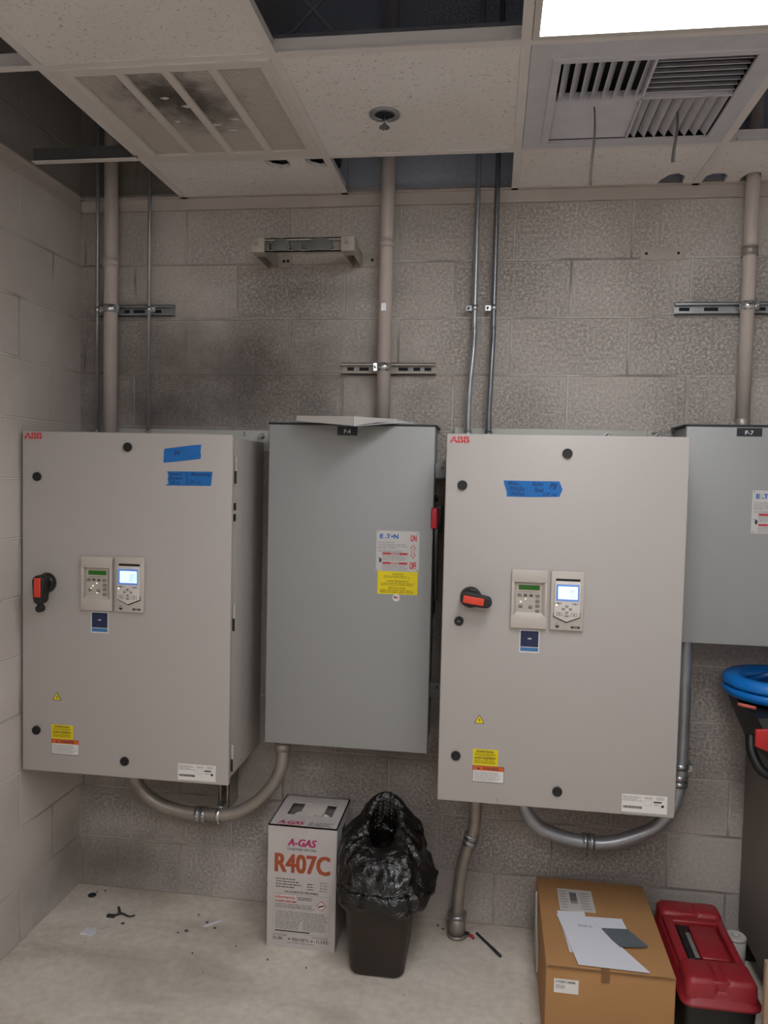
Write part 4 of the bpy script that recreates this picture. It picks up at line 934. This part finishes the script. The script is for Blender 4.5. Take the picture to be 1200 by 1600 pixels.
# manual lying on the P-4 box
t = thing('booklet', 'white paper manual drooping over the top of the P-4 box', 'booklet', (1.10, -.2, 1.835))
b = MB(); zt = 1.8375
top = [(.930, -.27, zt+.006), (1.02, -.10, zt+.004), (1.24, -.09, zt+.004), (1.265, -.22, zt+.002), (1.215, -.30, zt-.004), (1.148, -.395, zt-.004)]
bot = [(p[0], p[1], z) for p, z in zip(top, [zt-.000, zt, zt, zt, zt-.003, zt-.021])]
top[5] = (1.148, -.395, zt-.003); n = 6
b.add([*[(p[0], p[1], p[2]+.012) for p in top], *bot], [tuple(range(n))] + [tuple(range(2*n-1, n-1, -1))] + [(i, n+i, n+(i+1) % n, (i+1) % n) for i in range(n)], 'papergrey')
b.build('pages', t)
b = MB(); b.add([(1.150, -.396, zt+.008), (1.150, -.398, zt-.022), (1.222, -.302, zt-.006), (1.275, -.225, zt+.001), (1.330, -.18, zt+.002), (1.27, -.14, zt+.016), (1.19, -.20, zt+.018)], [(0, 1, 2, 3, 4, 5, 6)], 'paper')
o = b.build('loose_sheet', t); o.modifiers.new('t', 'SOLIDIFY').thickness = .0008

# ------------------------------------------------------------------ conduit loops
def loop(pts, m, label, couplings, r=.0235, name='conduit'):
    t = thing(name, label, 'conduit', pts[0], 'large steel conduits')
    b = MB(); b.tube(pts, r, m, seg=24, sub=12); b.build('tube', t)
    for (c, ax) in couplings:
        b = MB(); ax = Vector(ax).normalized(); c = Vector(c); b.ring(c-ax*.02, r, r+.0045, .018, ax, 'galv', 24); b.ring(c+ax*.002, r, r+.0045, .018, ax, 'galv', 24)
        b.cyl(c+Vector((0, -r-.008, .004))-ax*.012, .0045, .010, 'y', 'chrome', 8); b.cyl(c+Vector((0, -r-.008, .004))+ax*.012, .0045, .010, 'y', 'chrome', 8); b.build('coupling', t)
    return t
Y = -.15
t = loop([(.280, Y, .620), (.280, Y, .60), (.292, Y, .535), (.335, Y, .466), (.405, Y, .420), (.50, Y, .400), (.60, Y, .398), (.69, Y, .410), (.775, Y, .462), (.835, Y, .53), (.865, Y, .60), (.870, Y, .66), (.870, Y, .7195)],
     'galvdull', 'conduit loop between the bottoms of the P4 cabinet and the P-4 box', [((.565, Y, .397), (1, 0, .0))])
b = MB(); b.ring((.632-.008, Y, .400), .0235, .026, .016, 'x', 'chrome', 24); b.box(.618, .646, -.145, -.10, .425, .430, 'galv'); b.cyl((.632, Y-.005, .366), .005, .02, 'z', 'chrome', 8); b.build('clamp', t)
b = MB(); b.ring((.870, Y, .66), .0235, .029, .03, 'z', 'galvdull', 24); b.build('locknut', t)
t = loop([(1.716, Y, .634), (1.716, Y, .59), (1.735, Y, .520), (1.775, Y, .463), (1.84, Y, .432), (1.93, Y, .416), (2.02, Y, .418), (2.11, Y, .450), (2.18, Y, .490), (2.228, Y, .56), (2.246, Y, .64), (2.249, Y, .72), (2.249, Y, .90), (2.246, Y, 1.1495)],
     'emt', 'conduit loop from under the P8 cabinet up to the P-7 box', [((1.955, Y, .417), (1, 0, 0)), ((2.247, Y, .655), (0.05, 0, 1))])
b = MB(); b.ring((2.249, Y, .695), .0235, .027, .02, 'z', 'galv', 24); b.box(2.262, 2.285, -.16, -.02, .69, .71, 'galv'); b.build('clamp', t)
t = loop([(1.567, Y, .634), (1.567, Y, .58), (1.567, Y, .50), (1.563, Y, .43), (1.549, Y+.004, .375), (1.534, Y+.012, .32), (1.522, Y+.03, .25), (1.514, Y+.05, .15), (1.512, Y+.06, .06), (1.511, Y+.06, .0)],
     'galvdull', 'conduit from under the P8 cabinet down to the floor', [((1.553, Y+.003, .388), (.22, 0, 1))], r=.0215)
b = MB(); b.ring((1.5115, Y+.06, .0), .021, .031, .085, 'z', 'galvdull', 28); b.ring((1.5115, Y+.06, .0), .03, .036, .012, 'z', 'galvdull', 28); b.ring((1.5115, Y+.06, .072), .03, .034, .014, 'z', 'galv', 28); b.cyl((1.545, Y+.05, .02), .006, .012, (1, -.4, 0), 'blackm', 8); b.build('floor_fitting', t)

# ------------------------------------------------------------------ refrigerant carton
gx0, gx1, gy0, gy1, gh = .853, 1.097, -.266, -.014, .437
t = thing('refrigerant_box', 'tall white printed carton with orange R407C lettering on the floor', 'carton', (gx0, gy0, 0))
b = MB()
b.box(gx0, gx1, gy0, gy0+.004, 0, gh, 'gasbox'); b.box(gx0, gx1, gy1-.004, gy1, 0, gh, 'gasbox'); b.box(gx0, gx0+.004, gy0+.004, gy1-.004, 0, gh, 'gasbox'); b.box(gx1-.004, gx1, gy0+.004, gy1-.004, 0, gh, 'gasbox'); b.box(gx0+.004, gx1-.004, gy0+.004, gy1-.004, 0, .004, 'gasbox')
hx0, hx1, hy0, hy1 = .895, 1.060, -.175, -.075
for a in [(gx0, hx0, gy0, gy1), (hx1, gx1, gy0, gy1), (hx0, hx1, gy0, hy0), (hx0, hx1, hy1, gy1)]: b.box(a[0], a[1], a[2], a[3], gh-.004, gh, 'gasbox')
b.build('carton', t)
b = MB(); b.box(.94, 1.025, -.142, -.078, gh-.006, gh-.002, 'gastape'); b.prism([(.94, -.145), (1.025, -.145), (1.02, -.165), (.995, -.158), (.985, -.175), (.96, -.165), (.945, -.172)], 'z', gh-.006, gh-.003, 'gastape'); b.build('torn_flap', t)
f = Flat((0, gy0, 0)); G = lambda u: gx0+(gx1-gx0)*u
H = lambda px: gh - (px-6.0)/(192.0)*gh   # rows of the printed front, measured from the top edge
f.text('A-GAS', G(.285), .366, G(.71), .393, 'magenta', 1, .06, .25); f.text('TOGETHER WE CAN', G(.28), .351, G(.705), .3595, 'txt', 1, .01)
f.text('R407C', G(.10), .270, G(.915), .338, 'rust', 1, .05)
for i in range(4): f.lines(G(.125), .244-i*.0095, G(.42+.08*((i*7) % 3)/2), .249-i*.0095, 1, 'txt', 1, .6, 30+i, .1)
for i in range(3): f.lines(G(.58), .232-i*.0095, G(.68), .237-i*.0095, 1, 'txt', 1, .6, 40+i, .1)
f.text('CAS NO', G(.765), .240, G(.865), .246, 'txt', 1)
for i, s_ in enumerate(['75-10-5', '354-33-6', '811-97-2']): f.text(s_, G(.765), .230-i*.0098, G(.875), .236-i*.0098, 'txt', 1)
f.text('GAS LICUADO NO INFLAMABLE', G(.25), .1985, G(.745), .2065, 'txt', 1, .015)
f.frame(G(.09), .052, G(.915), .194, .001, 'txtg', 1)
f.rect(G(.11), .173, G(.42), .190, 'gastape', .8); f.text('Advertencia:', G(.115), .176, G(.41), .188, 'redink', 1, .02)
f.lines(G(.45), .174, G(.67), .187, 3, 'txt', 1, .35, 51, .1); f.lines(G(.12), .163, G(.46), .170, 1, 'redink', 1, .5, 52, .1)
f.lines(G(.12), .142, G(.70), .160, 3, 'txtg', 1, .5, 53, .1); f.frame(G(.11), .137, G(.65), .148, .0007, 'txtg', 1.3)
f.lines(G(.12), .100, G(.895), .133, 6, 'txtg', 1, .5, 54, .08); f.lines(G(.12), .066, G(.50), .099, 6, 'txtg', 1, .5, 55, .15); f.lines(G(.53), .066, G(.895), .099, 6, 'txtg', 1, .5, 56, .15)
f.rect(G(.12), .0585, G(.63), .0625, 'txt', 1)
cx, cz, q = G(.795), .161, .0185
f.poly([(cx, cz+q), (cx+q, cz), (cx, cz-q), (cx-q, cz)], 'redink', 1); f.poly([(cx, cz+q-.0025), (cx+q-.0025, cz), (cx, cz-q+.0025), (cx-q+.0025, cz)], 'gastape', 2)
f.poly([(cx-.010, cz-.004), (cx-.008, cz-.005), (cx+.008, cz), (cx+.011, cz+.003), (cx+.008, cz+.004), (cx-.009, cz)], 'txt', 3)
f.text('NOT RECHARGEABLE', G(.085), .0425, G(.30), .0475, 'txt', 1); f.text('NO REUTILIZABLE', G(.67), .0425, G(.90), .0475, 'txt', 1)
f.text('25 LBS', G(.085), .028, G(.235), .038, 'txt', 1, .02); f.poly([(G(.31), .033), (G(.34), .037), (G(.34), .029)], 'txt', 1)
f.text('PESO NETO', G(.375), .027, G(.62), .038, 'txt', 1, .01); f.poly([(G(.685), .032), (G(.655), .036), (G(.655), .028)], 'txt', 1); f.text('11.3 KG', G(.73), .027, G(.905), .038, 'txt', 1, .02)
f.text('DOT-39 NRC 260/325 M1003', G(.30), .0175, G(.69), .022, 'txt', 1)
f.build('front_print', t)
f = Flat((0, 0, gh), (1, 0, 0), (0, 1, 0), (0, 0, 1)); f.text('A-GAS', G(.12), -.252, G(.50), -.226, 'magenta', 1, .06, .25); f.lines(G(.12), -.262, G(.50), -.256, 1, 'redink', 1, .5, 7, .1)
f.build('top_print', t); f = Flat((0, 0, gh), (1, 0, 0), (0, 1, 0), (0, 0, 1))
f.text('R407C', G(.57), -.258, G(.92), -.226, 'txtg', 1, .05); f.build('top_lettering', t)
b = MB(); b.box(gx1-.0005, gx1+.0006, -.165, -.115, .30, .395, 'dark', bev=0); b.build('hand_hole', t)
# cylinder inside the carton
t = thing('gas_cylinder', 'white gas cylinder top seen through the hole in the R407C carton', 'gas cylinder', (.975, -.140, .006))
b = MB(); prof = [(0, .10), (.015, .112), (.27, .112), (.32, .10), (.345, .07), (.355, .035)]; seg = 32; vs = []
for (z, r) in prof: vs += [(.975+r*math.cos(2*math.pi*k/seg), -.140+r*math.sin(2*math.pi*k/seg), .006+z) for k in range(seg)]
b.add(vs, [(i*seg+k, i*seg+(k+1) % seg, (i+1)*seg+(k+1) % seg, (i+1)*seg+k) for i in range(len(prof)-1) for k in range(seg)] + [tuple(range(seg))[::-1]] + [tuple(range((len(prof)-1)*seg, len(prof)*seg))], 'cyl', True); b.build('shell', t)
for sx in (-1, 1):
    b = MB(); b.tube([(.975+sx*.045, -.120, .35), (.975+sx*.060, -.12, .385), (.975+sx*.058, -.12, .406), (.975+sx*.035, -.12, .414), (.975+sx*.02, -.12, .408)], .010, 'cyl', 12); b.build('handle', t)
b = MB(); b.cyl((.975, -.12, .345), .012, .04, 'z', 'brass', 12); b.cyl((.975, -.12, .385), .02, .018, 'z', 'blackm', 12, bev=.003); b.build('valve', t)

# ------------------------------------------------------------------ wastebasket and liner
bx, by = 1.257, -.250
def rrect(hw, hd, r, n=6):
    out = []
    for (sx, sy, a0) in [(1, 1, 0), (-1, 1, 90), (-1, -1, 180), (1, -1, 270)]:
        for k in range(n+1):
            a = math.radians(a0+90*k/n); out.append((sx*(hw-r)+r*math.cos(a), sy*(hd-r)+r*math.sin(a)))
    return out
t = thing('wastebasket', 'dark brown plastic wastebasket on the floor beside the R407C carton', 'wastebasket', (bx, by, 0))
b = MB(); levels = [(.0, .084, .118, .03), (.012, .092, .126, .035), (.15, .102, .139, .036), (.300, .114, .153, .038), (.306, .121, .160, .042), (.320, .121, .160, .042), (.320, .112, .151, .036), (.02, .086, .120, .03)]
vs = []; n = 28
for (z, hw, hd, r) in levels: vs += [(bx+p[0], by+p[1], z) for p in rrect(hw, hd, r)]
fs = [tuple(range(n))[::-1]] + [(i*n+k, i*n+(k+1) % n, (i+1)*n+(k+1) % n, (i+1)*n+k) for i in range(len(levels)-1) for k in range(n)] + [tuple(range((len(levels)-1)*n, len(levels)*n))]
b.add(vs, fs, 'bin', True); b.build('body', t)

# liner: skirt over the rim, puffed dome with a standing collar round a dark opening
def crumple(p, amp):
    q = Vector(p)*7; a = noise.noise(q); c = abs(noise.noise(q*1.7+Vector((5, 1, 2)))); d = abs(noise.noise(q*3.6+Vector((1, 7, 3))))
    return amp*(a*1.0 + .35 - c*1.5 - d*.5)
SEG = 150; rows = []
# (z at front, z at back, half width, half depth, centre x, centre y, crumple)
prof = [(.240, .262, .156, .180, .008, -.006, .010), (.250, .275, .164, .184, .010, -.006, .012), (.275, .30, .166, .184, .012, -.006, .012), (.305, .328, .158, .178, .008, -.004, .008),
        (.330, .35, .146, .170, .0, 0, .008), (.352, .392, .144, .162, .0, .004, .013), (.372, .432, .138, .150, .0, .006, .015), (.392, .475, .122, .130, .0, .01, .015),
        (.404, .508, .096, .104, .0, .018, .012), (.408, .528, .070, .082, -.002, .022, .009), (.402, .538, .052, .070, -.004, .024, .006), (.385, .524, .044, .060, -.004, .022, .004),
        (.34, .45, .046, .058, -.004, .018, .006), (.22, .28, .060, .070, 0, .01, .006), (.10, .10, .06, .08, 0, 0, .006)]
b = MB(); vs = []
prof_s = []
for i in range(len(prof)-1):
    for k in range(3):
        f_k = k/3; prof_s.append(tuple(prof[i][j]*(1-f_k)+prof[i+1][j]*f_k for j in range(7)))
prof_s.append(prof[-1]); prof_s = [(a_[0]+(.012 if a_[0] < .3 else 0), a_[1]+(.008 if a_[0] < .3 else 0), *a_[2:]) for a_ in prof_s]
for (zf, zb, hw, hd, ox, oy, amp) in prof_s:
    for k in range(SEG):
        a = 2*math.pi*k/SEG; ca, sa = math.cos(a), math.sin(a)
        pw_ = .75; x = hw*math.copysign(abs(ca)**pw_, ca); y = hd*math.copysign(abs(sa)**pw_, sa)
        fb = (sa+1)/2; z = zf*(1-fb)+zb*fb
        p = Vector((bx+ox+x, by+oy+y, z)); d = crumple(p, amp)
        fold = amp*.30*math.sin(a*13+5*noise.noise(Vector((ca*2, sa*2, z*6))))
        p += Vector((ca, sa, .25))*(d+fold)
        if z < .285: p.z += .030*noise.noise(Vector((ca*2.5, sa*2.5, 3.3)))-.007*math.sin(a*5)
        if z < .30: p += Vector((max(ca, 0)*.018, 0, 0))*max(0, -sa*.5+.6)
        p.y = min(p.y, -.012); p.x = max(p.x, 1.1025)
        vs.append(p)
nr = len(prof_s)
b.add(vs, [(i*SEG+k, i*SEG+(k+1) % SEG, (i+1)*SEG+(k+1) % SEG, (i+1)*SEG+k) for i in range(nr-1) for k in range(SEG)] + [tuple(range((nr-1)*SEG, nr*SEG))], 'bag', True)
tag(b.build_at('bin_liner', (bx, by, .24)), 'shiny crumpled black plastic bag standing open in the brown wastebasket', 'bin bag')

# ------------------------------------------------------------------ brown carton with papers
cx0, cx1, cy0, cy1, ch = 1.788, 2.152, -.600, -.095, .25
t = thing('cardboard_box', 'brown cardboard box on the floor under papers, left of the red toolbox', 'cardboard box', (cx0, cy0, 0))
b = MB(); b.box(cx0, cx1, cy0, cy1, 0, ch, 'card', bev=.0025); b.build('carton', t)
b = MB(); b.box(cx0+.004, cx1-.004, cy0-.003, cy0+.004, ch-.006, ch-.001, 'carddark'); b.build('lid_seam', t)
b = MB(); b.box(1.945, 1.968, cy0-.0035, cy0-.002, ch-.035, ch-.001, 'carddark'); b.box(1.945, 1.968, cy0-.003, cy0+.012, ch-.001, ch+.001, 'carddark'); b.build('tape_tab', t)
f = Flat((0, cy0-.0003, 0)); f.sheet(1.812, .170, 1.882, .212, 'white', 1); f.text('170F1408', 1.818, .200, 1.872, .207, 'txt', 2, .02); f.lines(1.818, .183, 1.845, .195, 3, 'txtg', 2, .45, 3, .1); f.build('front_label', t)
f = Flat((0, 0, ch), (1, 0, 0), (0, 1, 0), (0, 0, 1)); f.sheet(1.853, -.300, 1.968, -.165, 'papergrey', 1)
f.lines(1.86, -.29, 1.885, -.175, 7, 'txtg', 2, .3, 3, .2); f.rect(1.892, -.255, 1.915, -.185, 'txtg', 2); f.lines(1.925, -.29, 1.96, -.18, 7, 'txtg', 2, .3, 8, .3)
for k in range(10): f.rect(1.892+k*.0023, -.24, 1.893+k*.0023, -.19, 'txt', 3)
f.build('shipping_label', t)
b = MB(); b.prism([(-.30, .03), (-.16, .06), (-.13, .20), (-.17, .235), (-.22, .15), (-.30, .10)], 'x', cx0-.006, cx0-.0005, 'papergrey'); b.build('torn_wrap', t)
def sheet(pts, z, th, m, label, name='paper_sheet', cat='paper', curl=None, group=None, marks=None):
    b = MB(); b.prism(pts, 'z', z, z+th, m); c = Vector((sum(p[0] for p in pts)/len(pts), sum(p[1] for p in pts)/len(pts), z))
    if marks:
        f = Flat((0, 0, z+th), (1, 0, 0), (0, 1, 0), (0, 0, 1)); f.bm.free(); f.bm = b.bm; f.mats = b.mats; marks(f)
    return tag(b.build_at(name, c), label, cat, group)
from_box = 1/1
z = ch+.0008
# pixel-traced corners turned into the box-top plane beforehand
sheet([(1.842, -.310), (1.930, -.300), (1.935, -.52), (1.862, -.53)], z, .0012, 'paper', 'white sheet almost hidden at the bottom of the papers on the box')
sheet([(1.845, -.335), (2.045, -.325), (2.060, -.445), (1.990, -.455), (1.95, -.50), (1.86, -.50)], z+.0014, .0012, 'paper', 'white sheet sticking out at the back of the papers on the box',
      marks=lambda f: (f.lines(1.92, -.375, 1.965, -.365, 1, 'txtg', 1, .5, 2, .1),))
sheet([(1.838, -.335), (1.955, -.37), (2.080, -.596), (1.880, -.592)], z+.0032, .0025, 'paper', 'white sheet uppermost in the papers on the cardboard box', marks=lambda f: (f.lines(1.90, -.40, 1.945, -.385, 2, 'txtg', 1, .4, 2, .1),))
sheet([(1.972, -.400), (2.052, -.392), (2.098, -.472), (2.082, -.478), (2.015, -.488), (1.995, -.455)], z+.0064, .003, 'sand', 'dark grey abrasive pad lying on the white papers', 'sanding_pad', 'sanding pad')

# ------------------------------------------------------------------ toolbox
tx0, tx1, ty0, ty1 = 2.172, 2.385, -.610, -.165
t = thing('toolbox', 'red lidded black plastic toolbox on the floor right of the cardboard box', 'toolbox', ((tx0+tx1)/2, (ty0+ty1)/2, 0))
cxm, cym = (tx0+tx1)/2, (ty0+ty1)/2
b = MB(); vs = []; lv = [(0, .088, .195, .02), (.010, .092, .200, .022), (.17, .100, .212, .022), (.185, .104, .216, .022)]
for (zz, hw, hd, r) in lv: vs += [(cxm+p[0], cym+p[1], zz) for p in rrect(hw, hd, r)]
b.add(vs, [tuple(range(n))[::-1]] + [(i*n+k, i*n+(k+1) % n, (i+1)*n+(k+1) % n, (i+1)*n+k) for i in range(3) for k in range(n)] + [tuple(range(3*n, 4*n))], 'tbblack', True)
b.build('body', t)
b = MB()
def slab(levels, m):
    vs = []; L_ = len(levels)
    for (zz, hw, hd, r, oy) in levels: vs += [(cxm+p[0], cym+oy+p[1], zz) for p in rrect(hw, hd, r)]
    b.add(vs, [tuple(range(n))[::-1]] + [(i*n+k, i*n+(k+1) % n, (i+1)*n+(k+1) % n, (i+1)*n+k) for i in range(L_-1) for k in range(n)] + [tuple(range((L_-1)*n, L_*n))], m, True)
slab([(.178, .111, .226, .034, 0), (.186, .112, .227, .034, 0), (.188, .104, .220, .032, 0), (.215, .101, .216, .034, 0), (.226, .094, .208, .03, 0)], 'tbred')
# raised ends, each split by a shallow groove
for oy, hd in ((-.160, .058), (.175, .045)):
    for sx in (-1, 1):
        vs = []; 
        for (zz, hw, d_, r) in [(.20, .048, hd, .02), (.240, .046, hd-.003, .02), (.251, .040, hd-.010, .02), (.254, .030, hd-.02, .012)]: vs += [(cxm+sx*.052+p[0], cym+oy+p[1], zz) for p in rrect(hw, d_, r)]
        b.add(vs, [(i*n+k, i*n+(k+1) % n, (i+1)*n+(k+1) % n, (i+1)*n+k) for i in range(3) for k in range(n)] + [tuple(range(3*n, 4*n))], 'tbred', True)
    b.box(cxm-.03, cxm+.03, cym+oy-hd+.008, cym+oy+hd-.006, .20, .2495, 'tbred', bev=.004)
# side rails round the tray
b.box(cxm-.094, cxm-.064, cym-.12, cym+.14, .20, .243, 'tbred', bev=.006); b.box(cxm+.070, cxm+.094, cym-.12, cym+.14, .20, .243, 'tbred', bev=.006)
b.box(cxm-.07, cxm+.075, cym-.125, cym-.098, .20, .243, 'tbred', bev=.005); b.box(cxm-.07, cxm+.075, cym+.105, cym+.135, .20, .243, 'tbred', bev=.005)
b.build('lid', t)
b = MB(); b.box(cxm-.022, cxm+.060, cym-.082, cym+.09, .224, .240, 'tbred', bev=.005); b.build('organiser_cover', t)
b = MB(); b.box(cxm-.064, cxm-.018, cym-.098, cym+.104, .2275, .2285, 'black'); b.box(cxm-.022, cxm+.04, cym-.098, cym-.083, .2275, .2285, 'black'); b.build('handle_recess', t)
b = MB(); b.box(cxm-.038, cxm-.024, cym-.07, cym+.06, .2285, .2315, 'bench', bev=.001); b.box(cxm-.060, cxm-.044, cym-.085, cym+.095, .2285, .236, 'tbblack', bev=.003); b.build('handle', t)
for yy in (cym-.09, cym+.07):
    b = MB(); b.box(cxm-.120, cxm-.110, yy-.022, yy+.022, .135, .20, 'tbred', bev=.003); b.build('latch', t)

# ------------------------------------------------------------------ bench cabinet at the right, with tools on it
t = thing('steel_cabinet', 'brown-grey steel cabinet at the right edge, under the blue reel', 'cabinet', (2.50, -.6, 0))
b = MB(); b.box(2.500, 3.25, -.62, -.012, .088, .800, 'bench', bev=.003); b.build('body', t)
for (x, y) in [(2.53, -.59), (3.22, -.59), (2.53, -.045), (3.22, -.045)]:
    b = MB(); b.box(x-.018, x+.018, y-.018, y+.018, 0, .09, 'blackm'); b.build('foot', t)
b = MB(); b.box(2.525, 3.235, -.60, -.03, .068, .088, 'blackm'); b.build('base_rail', t)

# black and red tool case under the reel
t = thing('tool_case', 'black and red tool case on the steel cabinet under the blue reel', 'tool case', (2.6, -.22, .80))
b = MB()
lo = [(2.47, -.40, .801), (2.80, -.40, .801), (2.80, -.09, .801), (2.47, -.09, .801)]; mid = [(2.425, -.44, .905), (2.84, -.44, .905), (2.84, -.08, .905), (2.425, -.08, .905)]; hi = [(2.405, -.40, .955), (2.83, -.40, .965), (2.83, -.06, .965), (2.405, -.08, .955)]
b.add(lo+mid+hi, [(3, 2, 1, 0), (0, 1, 5, 4), (1, 2, 6, 5), (2, 3, 7, 6), (3, 0, 4, 7), (4, 5, 9, 8), (5, 6, 10, 9), (6, 7, 11, 10), (7, 4, 8, 11), (8, 9, 10, 11)], 'tbblack'); b.build('body', t)
b = MB(); b.box(2.425, 2.50, -.462, -.435, .868, .915, 'redcase', bev=.006); b.build('latch', t)['label'] = 'bright red latch'
b = MB(); b.prism([(2.385, .885), (2.43, .868), (2.55, .925), (2.55, .95), (2.385, .935)], 'y', -.450, -.438, 'redcase', bev=.002); b.build('side_panel', t)['label'] = 'red side panel'
b = MB(); b.box(2.43, 2.62, -.448, -.442, .944, .949, 'galv'); b.build('metal_strip', t)
b = MB(); b.tube([(2.42, -.30, .87), (2.415, -.33, .83), (2.43, -.36, .79), (2.455, -.37, .775), (2.47, -.37, .79)], .016, 'tbblack', 12); b.build('strap', t)
# pink marker poking out
b = MB(); b.tube([(2.362, -.345, .981), (2.386, -.352, .978), (2.412, -.358, .974)], .0055, 'pink', 10, straight=True)
tag(b.build_at('marker_pen', (2.36, -.33, .975)), 'pink pen lying against the rim of the blue reel', 'pen')

# fish tape reel
t = thing('fish_tape_reel', 'bright blue round plastic reel on top of the tool case', 'reel', (2.535, -.185, .966))
rcx, rcy, rz = 2.532, -.180, 1.0
def lathe(prof, m, seg=64, cx=rcx, cy=rcy):
    b = MB(); vs = []
    for (r, z) in prof: vs += [(cx+r*math.cos(2*math.pi*k/seg), cy+r*math.sin(2*math.pi*k/seg), z) for k in range(seg)]
    L_ = len(prof); b.add(vs, [(i*seg+k, i*seg+(k+1) % seg, ((i+1) % L_)*seg+(k+1) % seg, ((i+1) % L_)*seg+k) for i in range(L_) for k in range(seg)], m, True)
    bmesh.ops.recalc_face_normals(b.bm, faces=b.bm.faces[:]); return b
lathe([(.100, rz+.014), (.112, rz+.030), (.125, rz+.037), (.150, rz+.037), (.163, rz+.028), (.167, rz+.014), (.165, rz+.006), (.155, rz+.003), (.105, rz+.003)], 'reel').build('upper_shell', t)
lathe([(.105, rz+.001), (.158, rz+.001), (.166, rz-.004), (.166, rz-.016), (.158, rz-.028), (.140, rz-.034), (.110, rz-.034), (.102, rz-.02)], 'reel').build('lower_shell', t)
lathe([(.0, rz+.010), (.104, rz+.010), (.106, rz-.02), (.0, rz-.02)][0:0] or [(.001, rz+.012), (.108, rz+.012), (.108, rz-.018), (.001, rz-.018)], 'reeldark').build('hub', t)
b = MB(); b.tube([(rcx-.09, rcy-.02, rz+.016), (rcx-.04, rcy-.05, rz+.05), (rcx+.05, rcy-.05, rz+.05), (rcx+.09, rcy-.02, rz+.016)], .013, 'reeldark', 12); b.build('handle', t)

# clear bottle on the floor between toolbox and cabinet, tan board at the edge
t = thing('plastic_tub', 'cloudy plastic tub on the floor behind the red toolbox', 'tub', (2.437, -.19, 0))
b = MB(); b.cyl((2.437, -.19, 0), .030, .150, 'z', 'clear', 28, r2=.033, bev=.003); b.build('tub', t); b = MB(); b.cyl((2.437, -.19, .150), .034, .010, 'z', 'clear', 28, bev=.003); b.cyl((2.437, -.19, .160), .012, .008, 'z', 'clear', 16, bev=.002); b.build('lid', t)
b = MB(); b.box(2.362, 2.62, -.685, -.665, 0, .372, 'plywood', bev=.002); tag(b.build_at('wooden_board', (2.49, -.675, 0)), 'tan board standing on the floor at the lower right edge', 'board')

# ------------------------------------------------------------------ bits on the floor
def scrap(pts, th, m, name, label, cat, group=None, z=.0):
    b = MB(); b.prism(pts, 'z', z, z+th, m); c = (sum(p[0] for p in pts)/len(pts), sum(p[1] for p in pts)/len(pts), z); return tag(b.build_at(name, c), label, cat, group)
scrap([(.182, -.320), (.205, -.316), (.228, -.322), (.232, -.300), (.226, -.280), (.205, -.286), (.188, -.278), (.185, -.300)], .006, 'paper', 'paper_scrap', 'torn white paper scrap on the floor left of the black zip tie', 'paper scrap', 'white scraps on the floor')
scrap([(.243, -.288), (.256, -.283), (.268, -.262), (.262, -.255), (.248, -.266)], .005, 'papergrey', 'paper_scrap', 'small folded grey-white scrap between torn paper and black zip tie', 'paper scrap', 'white scraps on the floor')
scrap([(.592, -.198), (.606, -.196), (.640, -.160), (.652, -.150), (.632, -.158), (.606, -.180)], .003, 'paper', 'paper_scrap', 'thin white sliver of paper on the floor left of the R407C carton', 'paper scrap', 'white scraps on the floor')
b = MB(); b.tube([(.225, -.196, .005), (.250, -.192, .005), (.268, -.178, .006), (.305, -.190, .005), (.322, -.178, .005)], lambda f: .0055-.003*f, 'floortrash', 8); b.tube([(.238, -.140, .005), (.252, -.160, .006), (.262, -.180, .006)], .0045, 'floortrash', 8); b.box(.222, .252, -.204, -.190, 0, .008, 'floortrash')
tag(b.build_at('zip_tie', (.265, -.18, 0)), 'twisted black cable tie on the floor near the left corner', 'cable tie')
b = MB(); b.cyl((.096, -.074, 0), .016, .004, 'z', 'floortrash', 20, bev=.001); tag(b.build_at('black_cap', (.096, -.074, 0)), 'round black cap on the floor in the left corner', 'cap')
b = MB(); b.tube([(1.583, -.070, .005), (1.625, -.130, .005), (1.668, -.192, .005)], .0045, 'floortrash', 10, straight=True); b.cyl((1.640, -.152, .0055), .0055, .05, (.56, -.82, 0), 'floortrash', 10)
tag(b.build_at('metal_rod', (1.625, -.13, 0)), 'dark thin rod on the floor right of the floor conduit', 'rod')
b = MB(); b.tube([(1.557, -.088, .004), (1.566, -.092, .006), (1.572, -.102, .004)], .0055, 'redink', 8); tag(b.build_at('wire_nut', (1.565, -.095, 0)), 'small red wire nut on the floor beside the floor conduit', 'wire nut')
rd = random.Random(11); specks = [(.13, -.035), (.105, -.05), (.52, -.25), (.545, -.235), (.60, -.17), (.615, -.355), (.55, -.13), (.88, -.345), (1.02, -.365), (.30, -.23), (.75, -.29), (.64, -.20), (1.46, -.06), (1.44, -.04)]
for i, (x, y) in enumerate(specks):
    b = MB(); q = rd.uniform(.003, .007); a = rd.random()*3; pts = [(x+q*math.cos(a+k*1.25)*rd.uniform(.6, 1.2), y+q*math.sin(a+k*1.25)*rd.uniform(.6, 1.2)) for k in range(5)]
    b.prism(pts, 'z', 0, .0035, 'mark'); tag(b.build_at('grit_chip', (x, y, 0)), 'tiny dark crumb of debris scattered on the concrete floor', 'debris', 'dark crumbs on the floor')
